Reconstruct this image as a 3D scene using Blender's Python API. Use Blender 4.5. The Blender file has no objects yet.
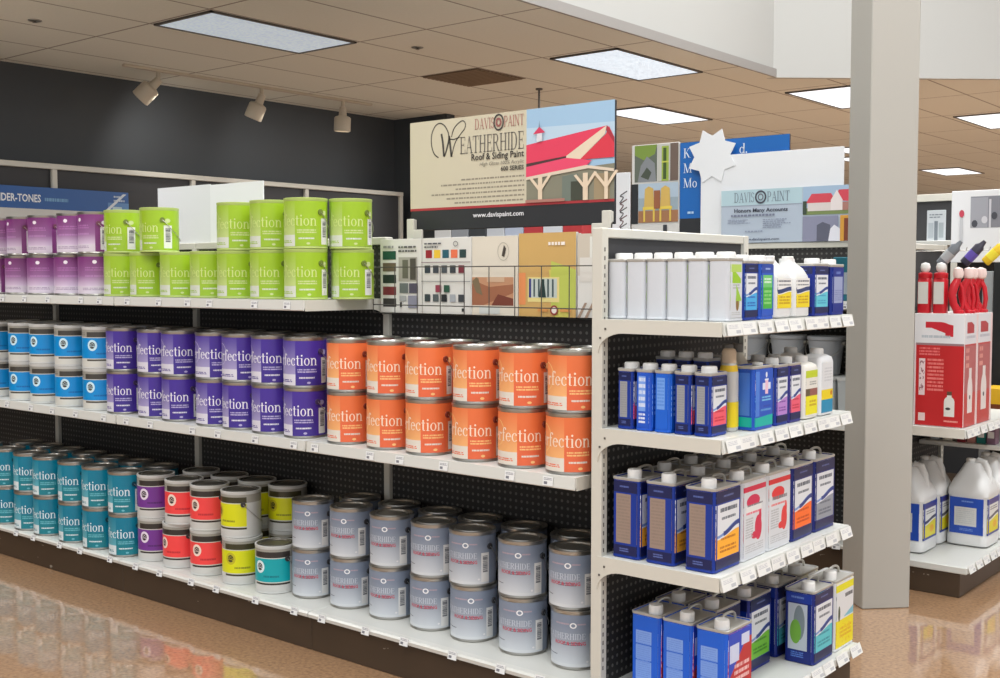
import bpy, bmesh, math, random
from mathutils import Vector, Matrix
random.seed(7)
PI = math.pi
R = math.radians
scene = bpy.context.scene
COL = scene.collection

# ------------------------------------------------------------------ colours and materials
def lin(c):
    c = c / 255.0
    return c / 12.92 if c <= 0.04045 else ((c + 0.055) / 1.055) ** 2.4

def L(rgb):
    return (lin(rgb[0]), lin(rgb[1]), lin(rgb[2]), 1.0)

_mats = {}
def mat(name, rgb, rough=0.5, metal=0.0, spec=0.5, emit=None, strength=0.0, trans=0.0, alpha=1.0):
    if name in _mats:
        return _mats[name]
    m = bpy.data.materials.new(name)
    m.use_nodes = True
    b = m.node_tree.nodes['Principled BSDF']
    b.inputs['Base Color'].default_value = L(rgb)
    b.inputs['Roughness'].default_value = rough
    b.inputs['Metallic'].default_value = metal
    b.inputs['Specular IOR Level'].default_value = spec
    if emit:
        b.inputs['Emission Color'].default_value = L(emit)
        b.inputs['Emission Strength'].default_value = strength
    if trans:
        b.inputs['Transmission Weight'].default_value = trans
    _mats[name] = m
    return m

def cm(rgb, rough=0.45):
    """plain printed colour"""
    return mat('ink_%d_%d_%d_%d' % (rgb[0], rgb[1], rgb[2], int(rough * 100)), rgb, rough)

class NG:
    """little node-graph writer for printed designs"""
    def __init__(s, m):
        s.t = m.node_tree
    def n(s, typ):
        return s.t.nodes.new(typ)
    def put(s, v, sock):
        if isinstance(v, (int, float)):
            sock.default_value = v
        else:
            s.t.links.new(v, sock)
    def m(s, op, a, b=0.0, c=0.0):
        k = s.n('ShaderNodeMath'); k.operation = op
        s.put(a, k.inputs[0]); s.put(b, k.inputs[1])
        if op in ('MULTIPLY_ADD', 'COMPARE', 'SMOOTH_MIN', 'WRAP'):
            s.put(c, k.inputs[2])
        return k.outputs[0]
    def gt(s, a, b): return s.m('GREATER_THAN', a, b)
    def lt(s, a, b): return s.m('LESS_THAN', a, b)
    def mul(s, a, b): return s.m('MULTIPLY', a, b)
    def add(s, a, b): return s.m('ADD', a, b)
    def sub(s, a, b): return s.m('SUBTRACT', a, b)
    def rect(s, U, V, u0, u1, v0, v1):
        return s.mul(s.mul(s.gt(U, u0), s.lt(U, u1)), s.mul(s.gt(V, v0), s.lt(V, v1)))
    def mix(s, f, a, b):
        k = s.n('ShaderNodeMix'); k.data_type = 'RGBA'
        s.put(f, k.inputs[0])
        for v, sock in ((a, k.inputs[6]), (b, k.inputs[7])):
            if isinstance(v, tuple):
                sock.default_value = v
            else:
                s.t.links.new(v, sock)
        return k.outputs[2]

def design(name, base, layers, cyl=False, rough=0.4, coat=0.0):
    """printed label: U,V from the UV map (degrees round a can when cyl) and a stack of printed shapes"""
    if name in _mats:
        return _mats[name]
    m = bpy.data.materials.new(name); m.use_nodes = True
    g = NG(m); b = m.node_tree.nodes['Principled BSDF']
    uv = g.n('ShaderNodeUVMap'); uv.uv_map = 'UVMap'
    sep = g.n('ShaderNodeSeparateXYZ'); g.t.links.new(uv.outputs[0], sep.inputs[0])
    U, V = sep.outputs[0], sep.outputs[1]
    if cyl:
        U = g.mul(g.sub(U, 0.5), 360.0)
    col = L(base)
    for l in layers:
        k = l[0]; c = L(l[-1])
        if k == 'rect':
            f = g.rect(U, V, *l[1:5])
        elif k == 'vgrad':          # full colour at v0 fading out at v1
            u0, u1, v0, v1 = l[1:5]
            t = g.m('DIVIDE', g.sub(v1, V), v1 - v0)
            f = g.mul(g.rect(U, V, u0, u1, v0, v1), g.m('POWER', g.m('MAXIMUM', t, 0.0), 1.25))
        elif k == 'ell':
            u, v, ru, rv = l[1:5]
            a = g.m('DIVIDE', g.sub(U, u), ru); d = g.m('DIVIDE', g.sub(V, v), rv)
            f = g.lt(g.add(g.mul(a, a), g.mul(d, d)), 1.0)
        elif k == 'ring':
            u, v, ru, rv, t = l[1:6]
            a = g.m('DIVIDE', g.sub(U, u), ru); d = g.m('DIVIDE', g.sub(V, v), rv)
            r = g.add(g.mul(a, a), g.mul(d, d))
            f = g.mul(g.lt(r, 1.0), g.gt(r, t))
        elif k == 'lines':          # rows of illegible small print
            u0, u1, v0, v1, n = l[1:6]
            rows = g.mul(g.sub(V, v0), n / (v1 - v0))
            fr = g.m('FRACT', rows)
            no = g.n('ShaderNodeTexNoise'); no.inputs['Scale'].default_value = 1.0
            no.inputs['Detail'].default_value = 1.0
            cb = g.n('ShaderNodeCombineXYZ')
            g.put(g.mul(g.sub(U, u0), 26.0 / (u1 - u0)), cb.inputs[0])
            g.put(g.mul(g.m('FLOOR', rows), 7.3), cb.inputs[1])
            g.t.links.new(cb.outputs[0], no.inputs['Vector'])
            f = g.mul(g.rect(U, V, u0, u1, v0, v1), g.mul(g.gt(fr, 0.42), g.gt(no.outputs[0], 0.42)))
        elif k == 'bars':           # barcode stripes lying across
            u0, u1, v0, v1, n = l[1:6]
            no = g.n('ShaderNodeTexNoise'); no.noise_dimensions = '1D'
            no.inputs['Scale'].default_value = 1.0
            g.put(g.mul(g.sub(V, v0), n / (v1 - v0)), no.inputs['W'])
            f = g.mul(g.rect(U, V, u0, u1, v0, v1), g.gt(no.outputs[0], 0.45))
        elif k == 'wave':           # swoosh stripe
            u0, u1, vm, am, th = l[1:6]
            s = g.m('SINE', g.mul(g.sub(U, (u0 + u1) / 2), PI / (u1 - u0)))
            d = g.m('ABSOLUTE', g.sub(V, g.add(g.mul(s, am), vm)))
            f = g.mul(g.lt(d, th), g.mul(g.gt(U, u0), g.lt(U, u1)))
        elif k == 'below':          # everything under a wavy edge
            u0, u1, v0, vm, am = l[1:6]
            s = g.m('SINE', g.mul(g.sub(U, (u0 + u1) / 2), PI / (u1 - u0)))
            f = g.mul(g.lt(V, g.add(g.mul(s, am), vm)), g.rect(U, V, u0, u1, v0, 2.0))
        elif k == 'diag':           # region under a slanted edge v < a + b*u
            u0, u1, v0, v1, a_, b_ = l[1:7]
            f = g.mul(g.lt(V, g.add(g.mul(U, b_), a_)), g.rect(U, V, u0, u1, v0, v1))
        elif k == 'noise':
            u0, u1, v0, v1, sc, th = l[1:7]
            no = g.n('ShaderNodeTexNoise'); no.inputs['Scale'].default_value = sc
            g.t.links.new(uv.outputs[0], no.inputs['Vector'])
            f = g.mul(g.rect(U, V, u0, u1, v0, v1), g.gt(no.outputs[0], th))
        col = g.mix(f, col, c)
    if isinstance(col, tuple):
        b.inputs['Base Color'].default_value = col
    else:
        g.t.links.new(col, b.inputs['Base Color'])
    b.inputs['Roughness'].default_value = rough
    b.inputs['Coat Weight'].default_value = coat
    b.inputs['Coat Roughness'].default_value = 0.15
    _mats[name] = m
    return m

# ------------------------------------------------------------------ mesh builder
class MB:
    def __init__(s):
        s.v = []; s.f = []; s.mi = []; s.uv = []
    def face(s, pts, mi=0, uv=None):
        i = len(s.v); s.v.extend([tuple(p) for p in pts]); s.f.append(tuple(range(i, i + len(pts))))
        s.mi.append(mi); s.uv.append(uv)
    def ring_faces(s, rings, mi=0, closed=True, uvf=None):
        base = len(s.v); n = len(rings[0])
        for r in rings: s.v.extend([tuple(p) for p in r])
        for k in range(len(rings) - 1):
            for j in range(n if closed else n - 1):
                a = base + k * n + j; b = base + k * n + (j + 1) % n
                s.f.append((a, b, b + n, a + n)); s.mi.append(mi)
                s.uv.append([uvf(k, j, j), uvf(k, j + 1, j), uvf(k + 1, j + 1, j), uvf(k + 1, j, j)] if uvf else None)
        return base
    def box(s, x0, y0, z0, x1, y1, z1, mi=0):
        b = len(s.v)
        s.v += [(x0, y0, z0), (x1, y0, z0), (x1, y1, z0), (x0, y1, z0), (x0, y0, z1), (x1, y0, z1), (x1, y1, z1), (x0, y1, z1)]
        F = [(0, 3, 2, 1), (4, 5, 6, 7), (0, 1, 5, 4), (1, 2, 6, 5), (2, 3, 7, 6), (3, 0, 4, 7)]
        Q = [(0, 0), (1, 0), (1, 1), (0, 1)]
        for q in F:
            s.f.append(tuple(b + i for i in q)); s.mi.append(mi); s.uv.append(Q)
        return s
    def bbox(s, x0, y0, z0, x1, y1, z1, r=0.002, mi=0):
        """box with softened edges"""
        s.loft([(z0, x1 - x0 - 2 * r, y1 - y0 - 2 * r), (z0 + r, x1 - x0, y1 - y0), (z1 - r, x1 - x0, y1 - y0), (z1, x1 - x0 - 2 * r, y1 - y0 - 2 * r)],
               r, mi, (x0 + x1) / 2, (y0 + y1) / 2, k=1)
        return s
    def rr(s, w, d, r, k=4):
        r = min(r, w / 2 - 1e-5, d / 2 - 1e-5); out = []
        for cx, cy, a0 in ((w / 2 - r, d / 2 - r, 0), (-w / 2 + r, d / 2 - r, 90), (-w / 2 + r, -d / 2 + r, 180), (w / 2 - r, -d / 2 + r, 270)):
            for i in range(k + 1):
                a = R(a0 + 90 * i / k)
                out.append((cx + r * math.cos(a), cy + r * math.sin(a)))
        return out
    def loft(s, secs, r, mi=0, cx=0, cy=0, k=4, cap=True, capmi=None):
        """secs: (z, width, depth[, radius, dx, dy])"""
        rings = []
        for q in secs:
            rad = q[3] if len(q) > 3 else r
            ox = q[4] if len(q) > 4 else 0; oy = q[5] if len(q) > 5 else 0
            rings.append([(cx + ox + x, cy + oy + y, q[0]) for x, y in s.rr(q[1], q[2], rad, k)])
        b = s.ring_faces(rings, mi); n = len(rings[0])
        if cap:
            s.f.append(tuple(b + i for i in reversed(range(n)))); s.mi.append(mi); s.uv.append(None)
            e = b + n * (len(rings) - 1)
            s.f.append(tuple(e + i for i in range(n))); s.mi.append(mi if capmi is None else capmi); s.uv.append(None)
        return s
    def lathe(s, prof, n=40, mi=0, cx=0, cy=0, cap0=False, cap1=False, uvz=None):
        rings = []
        for r, z in prof:
            rings.append([(cx + r * math.sin(2 * PI * j / n), cy - r * math.cos(2 * PI * j / n), z) for j in range(n)])
        uvf = None
        if uvz:
            z0, z1 = uvz
            # u = 0.5 at the front (-Y), growing towards +X
            def uvf(k, j, face):
                u = j / n + (0.5 if face < n // 2 else -0.5)
                return (u, (prof[k][1] - z0) / (z1 - z0))
        b = s.ring_faces(rings, mi, True, uvf)
        if cap0:
            s.f.append(tuple(b + i for i in reversed(range(n)))); s.mi.append(mi); s.uv.append(None)
        if cap1:
            e = b + n * (len(prof) - 1)
            s.f.append(tuple(e + i for i in range(n))); s.mi.append(mi); s.uv.append(None)
        return s
    def tube(s, path, r, n=8, mi=0, cap=True):
        P = [Vector(p) for p in path]; rings = []
        up = None
        for i, p in enumerate(P):
            t = (P[min(i + 1, len(P) - 1)] - P[max(i - 1, 0)]).normalized()
            if up is None:
                up = Vector((0, 0, 1)) if abs(t.z) < 0.9 else Vector((1, 0, 0))
            a = t.cross(up)
            if a.length < 1e-6: a = t.cross(Vector((0, 1, 0)))
            a.normalize(); b = a.cross(t).normalized(); up = b
            rr = r[i] if isinstance(r, (list, tuple)) else r
            rings.append([p + a * (rr * math.cos(2 * PI * j / n)) + b * (rr * math.sin(2 * PI * j / n)) for j in range(n)])
        b0 = s.ring_faces(rings, mi)
        if cap:
            s.f.append(tuple(b0 + i for i in reversed(range(n)))); s.mi.append(mi); s.uv.append(None)
            e = b0 + n * (len(P) - 1)
            s.f.append(tuple(e + i for i in range(n))); s.mi.append(mi); s.uv.append(None)
        return s
    def prism(s, poly, axis, a0, a1, mi=0):
        """extrude a 2-D outline along an axis: 'y' -> poly in (x,z); 'x' -> poly in (y,z); 'z' -> (x,y)"""
        def P(p, a):
            return (p[0], a, p[1]) if axis == 'y' else ((a, p[0], p[1]) if axis == 'x' else (p[0], p[1], a))
        n = len(poly); b = len(s.v)
        s.v += [P(p, a0) for p in poly] + [P(p, a1) for p in poly]
        s.f.append(tuple(b + i for i in range(n))); s.mi.append(mi); s.uv.append(None)
        s.f.append(tuple(b + n + i for i in reversed(range(n)))); s.mi.append(mi); s.uv.append(None)
        for i in range(n):
            j = (i + 1) % n
            s.f.append((b + i, b + n + i, b + n + j, b + j)); s.mi.append(mi); s.uv.append(None)
        return s
    def mesh(s, name, mats, smooth=True, fix=True, sharp=35):
        me = bpy.data.meshes.new(name)
        me.from_pydata(s.v, [], s.f)
        me.polygons.foreach_set('material_index', s.mi)
        if any(u is not None for u in s.uv):
            lay = me.uv_layers.new(name='UVMap')
            for p, u in zip(me.polygons, s.uv):
                if u is not None:
                    for li, q in zip(p.loop_indices, u): lay.data[li].uv = q
        for m in (mats if isinstance(mats, (list, tuple)) else [mats]): me.materials.append(m)
        if fix:
            bm = bmesh.new(); bm.from_mesh(me)
            bmesh.ops.recalc_face_normals(bm, faces=bm.faces)
            bm.to_mesh(me); bm.free()
        if smooth:
            me.polygons.foreach_set('use_smooth', [True] * len(me.polygons))
            me.set_sharp_from_angle(angle=R(sharp))
        me.update()
        return me
    def build(s, name, mats, parent=None, smooth=True, fix=True, loc=None, sharp=35):
        o = bpy.data.objects.new(name, s.mesh(name, mats, smooth, fix, sharp))
        COL.objects.link(o)
        if parent is not None: o.parent = parent
        if loc is not None: o.location = loc
        return o

def tag(o, label=None, cat=None, group=None, kind=None):
    if label: o['label'] = label
    if cat: o['category'] = cat
    if group: o['group'] = group
    if kind: o['kind'] = kind
    return o

def thing(name, label, cat, loc=(0, 0, 0), rz=0.0, group=None):
    o = bpy.data.objects.new(name, None); COL.objects.link(o)
    o.empty_display_size = 0.05
    o.location = loc; o.rotation_euler = (0, 0, rz)
    return tag(o, label, cat, group)

def dup(root, label, group=None, loc=None, rz=None):
    """a copy of a thing with copies of its parts and sub-parts"""
    r = root.copy(); COL.objects.link(r)
    if loc is not None: r.location = loc
    if rz is not None: r.rotation_euler = (0, 0, rz)
    r['label'] = label
    if group: r['group'] = group
    def kids(a, b):
        for ch in KIDS.get(a.name, []):
            c = ch.copy(); COL.objects.link(c); c.parent = b
            kids(ch, c)
    kids(root, r)
    return r

KIDS = {}
def freeze(root):
    """remember the children of a finished thing (and theirs) for dup()"""
    for o in [root] + list(root.children_recursive):
        KIDS[o.name] = list(o.children)
    return root

# ------------------------------------------------------------------ lettering
def stroke(pts, w):
    """flat brush stroke through points, w = width or list"""
    out = []; n = len(pts); Lf = []; Rt = []
    for i, p in enumerate(pts):
        a = pts[max(i - 1, 0)]; b = pts[min(i + 1, n - 1)]
        dx, dy = b[0] - a[0], b[1] - a[1]; l = math.hypot(dx, dy) or 1
        ww = (w[i] if isinstance(w, list) else w) / 2
        Lf.append((p[0] - dy / l * ww, p[1] + dx / l * ww)); Rt.append((p[0] + dy / l * ww, p[1] - dx / l * ww))
    for i in range(n - 1):
        out.append([Rt[i], Rt[i + 1], Lf[i + 1], Lf[i]])
    return out

def spline(pts, k=8):
    out = []
    n = len(pts)
    for i in range(n - 1):
        p0, p1, p2, p3 = pts[max(i - 1, 0)], pts[i], pts[i + 1], pts[min(i + 2, n - 1)]
        for j in range(k):
            t = j / k
            out.append(tuple(0.5 * (2 * p1[c] + (p2[c] - p0[c]) * t + (2 * p0[c] - 5 * p1[c] + 4 * p2[c] - p3[c]) * t * t
                                    + (-p0[c] + 3 * p1[c] - 3 * p2[c] + p3[c]) * t ** 3) for c in range(2)))
    out.append(pts[-1])
    return out

def _S(x, y0, y1, w=0.13): return [[(x, y0), (x + w, y0), (x + w, y1), (x, y1)]]
def _F(x, y, l=0.3, t=0.04): return [[(x - l / 2, y), (x + l / 2, y), (x + l / 2, y + t), (x - l / 2, y + t)]]
def _D(x0, y0, x1, y1, w): return [[(x0 - w / 2, y0), (x0 + w / 2, y0), (x1 + w / 2, y1), (x1 - w / 2, y1)]]
def _A(cx, cy, rx, ry, a0, a1, wx=0.13, wy=0.05, k=12):
    out = []
    for i in range(k):
        q = []
        for a, o in ((i, 0), (i + 1, 0), (i + 1, 1), (i, 1)):
            t = R(a0 + (a1 - a0) * a / k)
            q.append((cx + (rx - o * wx) * math.cos(t), cy + (ry - o * wy) * math.sin(t)))
        out.append(q)
    return out
def _H(x0, x1, y, t=0.05): return [[(x0, y - t / 2), (x1, y - t / 2), (x1, y + t / 2), (x0, y + t / 2)]]
X = 0.64
GLYPH = {
 'W': (1.12, _D(.12, 1, .34, 0, .13) + _D(.34, 0, .56, 1, .05) + _D(.56, 1, .78, 0, .13) + _D(.78, 0, 1.0, 1, .05) + _F(.12, .96) + _F(.56, .96, .2) + _F(1.0, .96)),
 'V': (.84, _D(.12, 1, .42, 0, .13) + _D(.42, 0, .72, 1, .05) + _F(.12, .96) + _F(.72, .96)),
 'A': (.84, _D(.12, 0, .42, 1, .05) + _D(.42, 1, .72, 0, .13) + _F(.12, 0) + _F(.72, 0) + _H(.22, .62, .34)),
 'E': (.70, _S(.1, 0, 1) + _H(.02, .62, .975) + _H(.02, .64, .025) + _H(.2, .5, .52) + _S(.6, .75, 1, .04) + _S(.62, 0, .25, .04) + _S(.48, .42, .62, .04)),
 'T': (.74, _S(.3, 0, 1) + _H(.02, .72, .975) + _F(.365, 0, .34) + _S(.02, .74, 1, .04) + _S(.68, .74, 1, .04)),
 'H': (.88, _S(.1, 0, 1) + _S(.62, 0, 1) + _H(.1, .7, .52) + _F(.165, 0) + _F(.165, .96) + _F(.685, 0) + _F(.685, .96)),
 'R': (.82, _S(.1, 0, 1) + _F(.165, 0) + _H(.02, .42, .975) + _A(.40, .74, .27, .26, -90, 90) + _H(.2, .42, .50) + _D(.40, .5, .72, 0, .13) + _F(.73, 0, .16)),
 'I': (.34, _S(.1, 0, 1) + _F(.165, 0) + _F(.165, .96)),
 'D': (.84, _S(.1, 0, 1) + _H(.02, .4, .975) + _H(.02, .4, .025) + _A(.38, .5, .38, .5, -90, 90, .14, .05)),
 'P': (.70, _S(.1, 0, 1) + _F(.165, 0) + _H(.02, .42, .975) + _A(.38, .72, .28, .28, -90, 90) + _H(.2, .4, .46)),
 'S': (.60, _A(.3, .74, .24, .26, 20, 270, .1, .06) + _A(.3, .26, .26, .28, -160, 90, .1, .06) + _S(.5, .74, .95, .04) + _S(.05, .04, .26, .04)),
 'N': (.90, _S(.12, 0, 1, .05) + _D(.16, 1, .70, 0, .15) + _S(.66, 0, 1, .05) + _F(.14, 0) + _F(.1, .96, .2) + _F(.69, .96)),
 'K': (.86, _S(.1, 0, 1) + _F(.165, 0) + _F(.165, .96) + _D(.24, .44, .66, 1, .05) + _D(.36, .56, .72, 0, .14) + _F(.66, .96, .26) + _F(.74, 0, .26)),
 'M': (1.08, _S(.12, 0, 1, .05) + _D(.18, 1, .52, 0, .13) + _D(.52, 0, .86, 1, .05) + _S(.82, 0, 1) + _F(.14, 0, .26) + _F(.88, 0, .28) + _F(.12, .96, .2) + _F(.9, .96, .24)),
 'o': (.62, _A(.31, X / 2, .28, X / 2 + .01, 0, 360, .12, .05, 20)),
 'e': (.58, _A(.3, X / 2, .27, X / 2 + .01, 0, 320, .12, .05, 18) + _H(.1, .56, .36)),
 'c': (.54, _A(.3, X / 2, .27, X / 2 + .01, 45, 320, .12, .05, 16) + _A(.44, .5, .07, .07, 0, 360, .07, .07, 8)),
 'n': (.70, _S(.1, 0, X) + _S(.5, 0, .42) + _A(.39, .40, .24, .25, 0, 150, .13, .07) + _F(.165, 0, .28) + _F(.565, 0, .28) + _H(.02, .2, X - .02, .04)),
 'i': (.34, _S(.1, 0, X) + _F(.165, 0, .28) + _H(.02, .2, X - .02, .04) + _A(.165, .86, .085, .085, 0, 360, .085, .085, 10)),
 't': (.44, _S(.14, .08, .86) + _H(.02, .4, X - .02) + _A(.28, .10, .14, .10, 180, 330, .1, .04)),
 'r': (.54, _S(.1, 0, X) + _F(.165, 0, .28) + _H(.02, .2, X - .02, .04) + _A(.38, .42, .2, .22, 40, 170, .08, .07) + _A(.46, .55, .07, .07, 0, 360, .07, .07, 8)),
 'f': (.42, _S(.12, 0, .8) + _F(.185, 0, .28) + _H(.02, .38, X - .02) + _A(.34, .80, .22, .22, 40, 180, .12, .06) + _A(.44, .9, .07, .07, 0, 360, .07, .07, 8)),
 'd': (.68, _A(.29, X / 2, .27, X / 2 + .01, 0, 360, .12, .05, 18) + _S(.47, 0, 1) + _H(.4, .5, .98, .04) + _H(.5, .66, .02, .04)),
 's': (.48, _A(.24, .47, .18, .18, 20, 270, .08, .05) + _A(.24, .17, .2, .19, -160, 90, .08, .05)),
 '.': (.26, _A(.12, .08, .085, .085, 0, 360, .085, .085, 8)),
 ' ': (.34, []),
}
def serif(text, h, xs=1.0, gap=0.02):
    """outlined serif lettering; returns (polys, width)"""
    x = 0.0; out = []
    for ch in text:
        adv, polys = GLYPH[ch]
        for p in polys: out.append([((x + a) * h * xs, b * h) for a, b in p])
        x += adv + gap
    return out, x * h * xs

_fontcache = {}
def sans(text, h, bold=0.0, xs=1.0, shear=0.0):
    key = (text, bold, shear)
    if key not in _fontcache:
        cu = bpy.data.curves.new('lettering', 'FONT'); cu.body = text; cu.size = 1.0
        cu.resolution_u = 2; cu.offset = bold; cu.shear = shear
        ob = bpy.data.objects.new('lettering', cu); COL.objects.link(ob)
        dg = bpy.context.evaluated_depsgraph_get()
        me = bpy.data.meshes.new_from_object(ob.evaluated_get(dg))
        polys = [[(me.vertices[i].co.x, me.vertices[i].co.y) for i in p.vertices] for p in me.polygons]
        w = max((p[0] for q in polys for p in q), default=1.0)
        bpy.data.objects.remove(ob); bpy.data.curves.remove(cu); bpy.data.meshes.remove(me)
        _fontcache[key] = (polys, w)
    polys, w = _fontcache[key]
    k = h / 0.72
    return [[(a * k * xs, b * k) for a, b in q] for q in polys], w * k * xs

def move(polys, dx, dy): return [[(a + dx, b + dy) for a, b in q] for q in polys]

def wrap(items, r, z0=0.0):
    """letters (polys, material index) bent round a can of radius r; x is arc length from the front"""
    mb = MB()
    for polys, mi in items:
        for q in polys:
            mb.face([(r * math.sin(a / r), -r * math.cos(a / r), z0 + b) for a, b in q], mi)
    return mb

class Art:
    """printed picture or lettering on a flat board: layers of thin ink, each a hair above the last"""
    def __init__(s, origin, ux, uz, nrm, step=0.0003):
        s.o = Vector(origin); s.ux = Vector(ux); s.uz = Vector(uz); s.n = Vector(nrm); s.step = step
        s.mb = MB(); s.mats = []; s.k = 1
    def mi(s, rgb, rough=0.45):
        m = cm(rgb, rough)
        if m not in s.mats: s.mats.append(m)
        return s.mats.index(m)
    def polys(s, polys, rgb, same=False):
        i = s.mi(rgb)
        if not same: s.k += 1
        for q in polys:
            s.mb.face([s.o + s.ux * a + s.uz * b + s.n * (s.k * s.step) for a, b in q], i)
        return s
    def rect(s, u0, v0, u1, v1, rgb, same=False): return s.polys([[(u0, v0), (u1, v0), (u1, v1), (u0, v1)]], rgb, same)
    def lines(s, u0, v0, u1, v1, n, rgb, right=False, fill=0.45):
        q = []; h = (v1 - v0) / n
        for i in range(n):
            y = v0 + i * h; w = (u1 - u0) * random.uniform(0.6, 1.0)
            a = (u1 - w) if right else u0; e = a + w
            while a < e - 0.002:
                l = min(random.uniform(0.006, 0.022), e - a)
                q.append([(a, y), (a + l, y), (a + l, y + h * fill), (a, y + h * fill)]); a += l + 0.004
        return s.polys(q, rgb)
    def build(s, name, parent): return s.mb.build(name, s.mats, parent, smooth=False, fix=False)

# ------------------------------------------------------------------ shared materials
M_cream = mat('shelf_enamel', (208, 205, 194), 0.42)
M_deck = mat('shelf_deck_enamel', (206, 207, 202), 0.4)
M_rail = mat('price_rail_plastic', (214, 214, 208), 0.3)
def scuffed(name, base, mark):
    m = bpy.data.materials.new(name); m.use_nodes = True
    g = NG(m); b = m.node_tree.nodes['Principled BSDF']
    tc = g.n('ShaderNodeTexCoord'); mp = g.n('ShaderNodeMapping'); mp.inputs['Scale'].default_value = (9, 9, 26)
    g.t.links.new(tc.outputs['Object'], mp.inputs['Vector'])
    n = g.n('ShaderNodeTexNoise'); n.inputs['Scale'].default_value = 1.6; n.inputs['Detail'].default_value = 6
    n2 = g.n('ShaderNodeTexNoise'); n2.inputs['Scale'].default_value = 0.5; n2.inputs['Detail'].default_value = 3
    for k in (n, n2): g.t.links.new(mp.outputs[0], k.inputs['Vector'])
    c = g.mix(g.mul(n2.outputs[0], 0.35), L(base), L((88, 70, 52)))
    c = g.mix(g.mul(g.gt(n.outputs[0], 0.715), 0.6), c, L(mark))
    g.t.links.new(c, b.inputs['Base Color']); b.inputs['Roughness'].default_value = 0.45
    return m
M_kick = scuffed('kick_plate_brown', (60, 46, 33), (176, 166, 150))
M_metal = mat('tinplate', (176, 174, 168), 0.32, 0.9)
M_dmetal = mat('dull_tinplate', (158, 156, 148), 0.36, 0.6)
M_bright = mat('bright_wire', (196, 194, 186), 0.3, 0.55)
M_wire = mat('rack_wire', (92, 90, 86), 0.4, 0.6)
M_white = mat('white_plastic', (216, 217, 216), 0.38)
M_tin = mat('bare_tin_top', (182, 180, 174), 0.38, 0.2)
M_capw = mat('cap_plastic', (226, 225, 222), 0.35)
M_black = mat('black_board', (38, 40, 44), 0.5)
M_paper = mat('white_card', (226, 228, 230), 0.55)
M_tag = design('price_tag_paper', (232, 233, 232), [('lines', .1, .9, .55, .85, 2, (140, 140, 150)), ('rect', .12, .45, .15, .45, (120, 122, 130))])
M_tag2 = design('shelf_label_paper', (228, 228, 224), [('lines', .1, .75, .5, .85, 3, (192, 192, 196)), ('rect', .58, .9, .15, .42, (184, 186, 190))])

def pegboard(name, base, dot, pitch=0.0254, axis='X'):
    m = bpy.data.materials.new(name); m.use_nodes = True
    g = NG(m); b = m.node_tree.nodes['Principled BSDF']
    tc = g.n('ShaderNodeTexCoord'); sp = g.n('ShaderNodeSeparateXYZ'); g.t.links.new(tc.outputs['Object'], sp.inputs[0])
    a = sp.outputs[0] if axis == 'X' else sp.outputs[1]
    def cell(v):
        return g.sub(g.m('FRACT', g.m('DIVIDE', v, pitch)), 0.5)
    u = cell(a); w = cell(sp.outputs[2])
    d = g.add(g.mul(u, u), g.mul(w, w))
    f = g.lt(d, 0.045)
    c = g.mix(f, L(base), L(dot))
    g.t.links.new(c, b.inputs['Base Color']); b.inputs['Roughness'].default_value = 0.6
    return m
M_peg = pegboard('pegboard_dark', (36, 35, 34), (92, 91, 88))
M_pegy = pegboard('pegboard_dark_end', (34, 33, 32), (104, 102, 97), axis='Y')
M_panel = mat('dark_panel', (52, 52, 54), 0.55)
# ------------------------------------------------------------------ camera
cam = bpy.data.cameras.new('camera'); co = bpy.data.objects.new('camera', cam); COL.objects.link(co)
cam.sensor_width = 36.0; cam.lens = 1143.0 * 36.0 / 1000.0; cam.clip_start = 0.05; cam.clip_end = 200
co.location = (0, 0, 1.37); co.rotation_euler = (R(90) - math.atan(62 / 1143.0), 0, R(39.4))
scene.camera = co

# ------------------------------------------------------------------ room shell
CEIL = 2.95
def struct(name, mb, m, smooth=False):
    o = mb.build(name, m, None, smooth=smooth); o['kind'] = 'structure'; return o

def floor_mat():
    m = bpy.data.materials.new('polished_terrazzo'); m.use_nodes = True
    g = NG(m); b = m.node_tree.nodes['Principled BSDF']
    tc = g.n('ShaderNodeTexCoord')
    n1 = g.n('ShaderNodeTexNoise'); n1.inputs['Scale'].default_value = 70; n1.inputs['Detail'].default_value = 4
    n2 = g.n('ShaderNodeTexNoise'); n2.inputs['Scale'].default_value = 2.2; n2.inputs['Detail'].default_value = 3
    n3 = g.n('ShaderNodeTexNoise'); n3.inputs['Scale'].default_value = 6.0; n3.inputs['Detail'].default_value = 2
    for k in (n1, n2, n3): g.t.links.new(tc.outputs['Object'], k.inputs['Vector'])
    r = g.n('ShaderNodeValToRGB'); e = r.color_ramp.elements
    e[0].position = 0.3; e[0].color = L((132, 100, 70)); e[1].position = 0.72; e[1].color = L((196, 158, 120))
    g.t.links.new(n1.outputs[0], r.inputs[0])
    c = g.mix(g.mul(n2.outputs[0], 0.55), r.outputs[0], L((164, 124, 92)))
    g.t.links.new(c, b.inputs['Base Color'])
    b.inputs['Roughness'].default_value = 0.35
    b.inputs['Coat Weight'].default_value = 1.0; b.inputs['Coat Roughness'].default_value = 0.045
    b.inputs['Coat IOR'].default_value = 2.1
    bp = g.n('ShaderNodeBump'); bp.inputs['Strength'].default_value = 0.05; bp.inputs['Distance'].default_value = 0.02
    g.t.links.new(n3.outputs[0], bp.inputs['Height']); g.t.links.new(bp.outputs[0], b.inputs['Coat Normal'])
    return m

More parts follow.
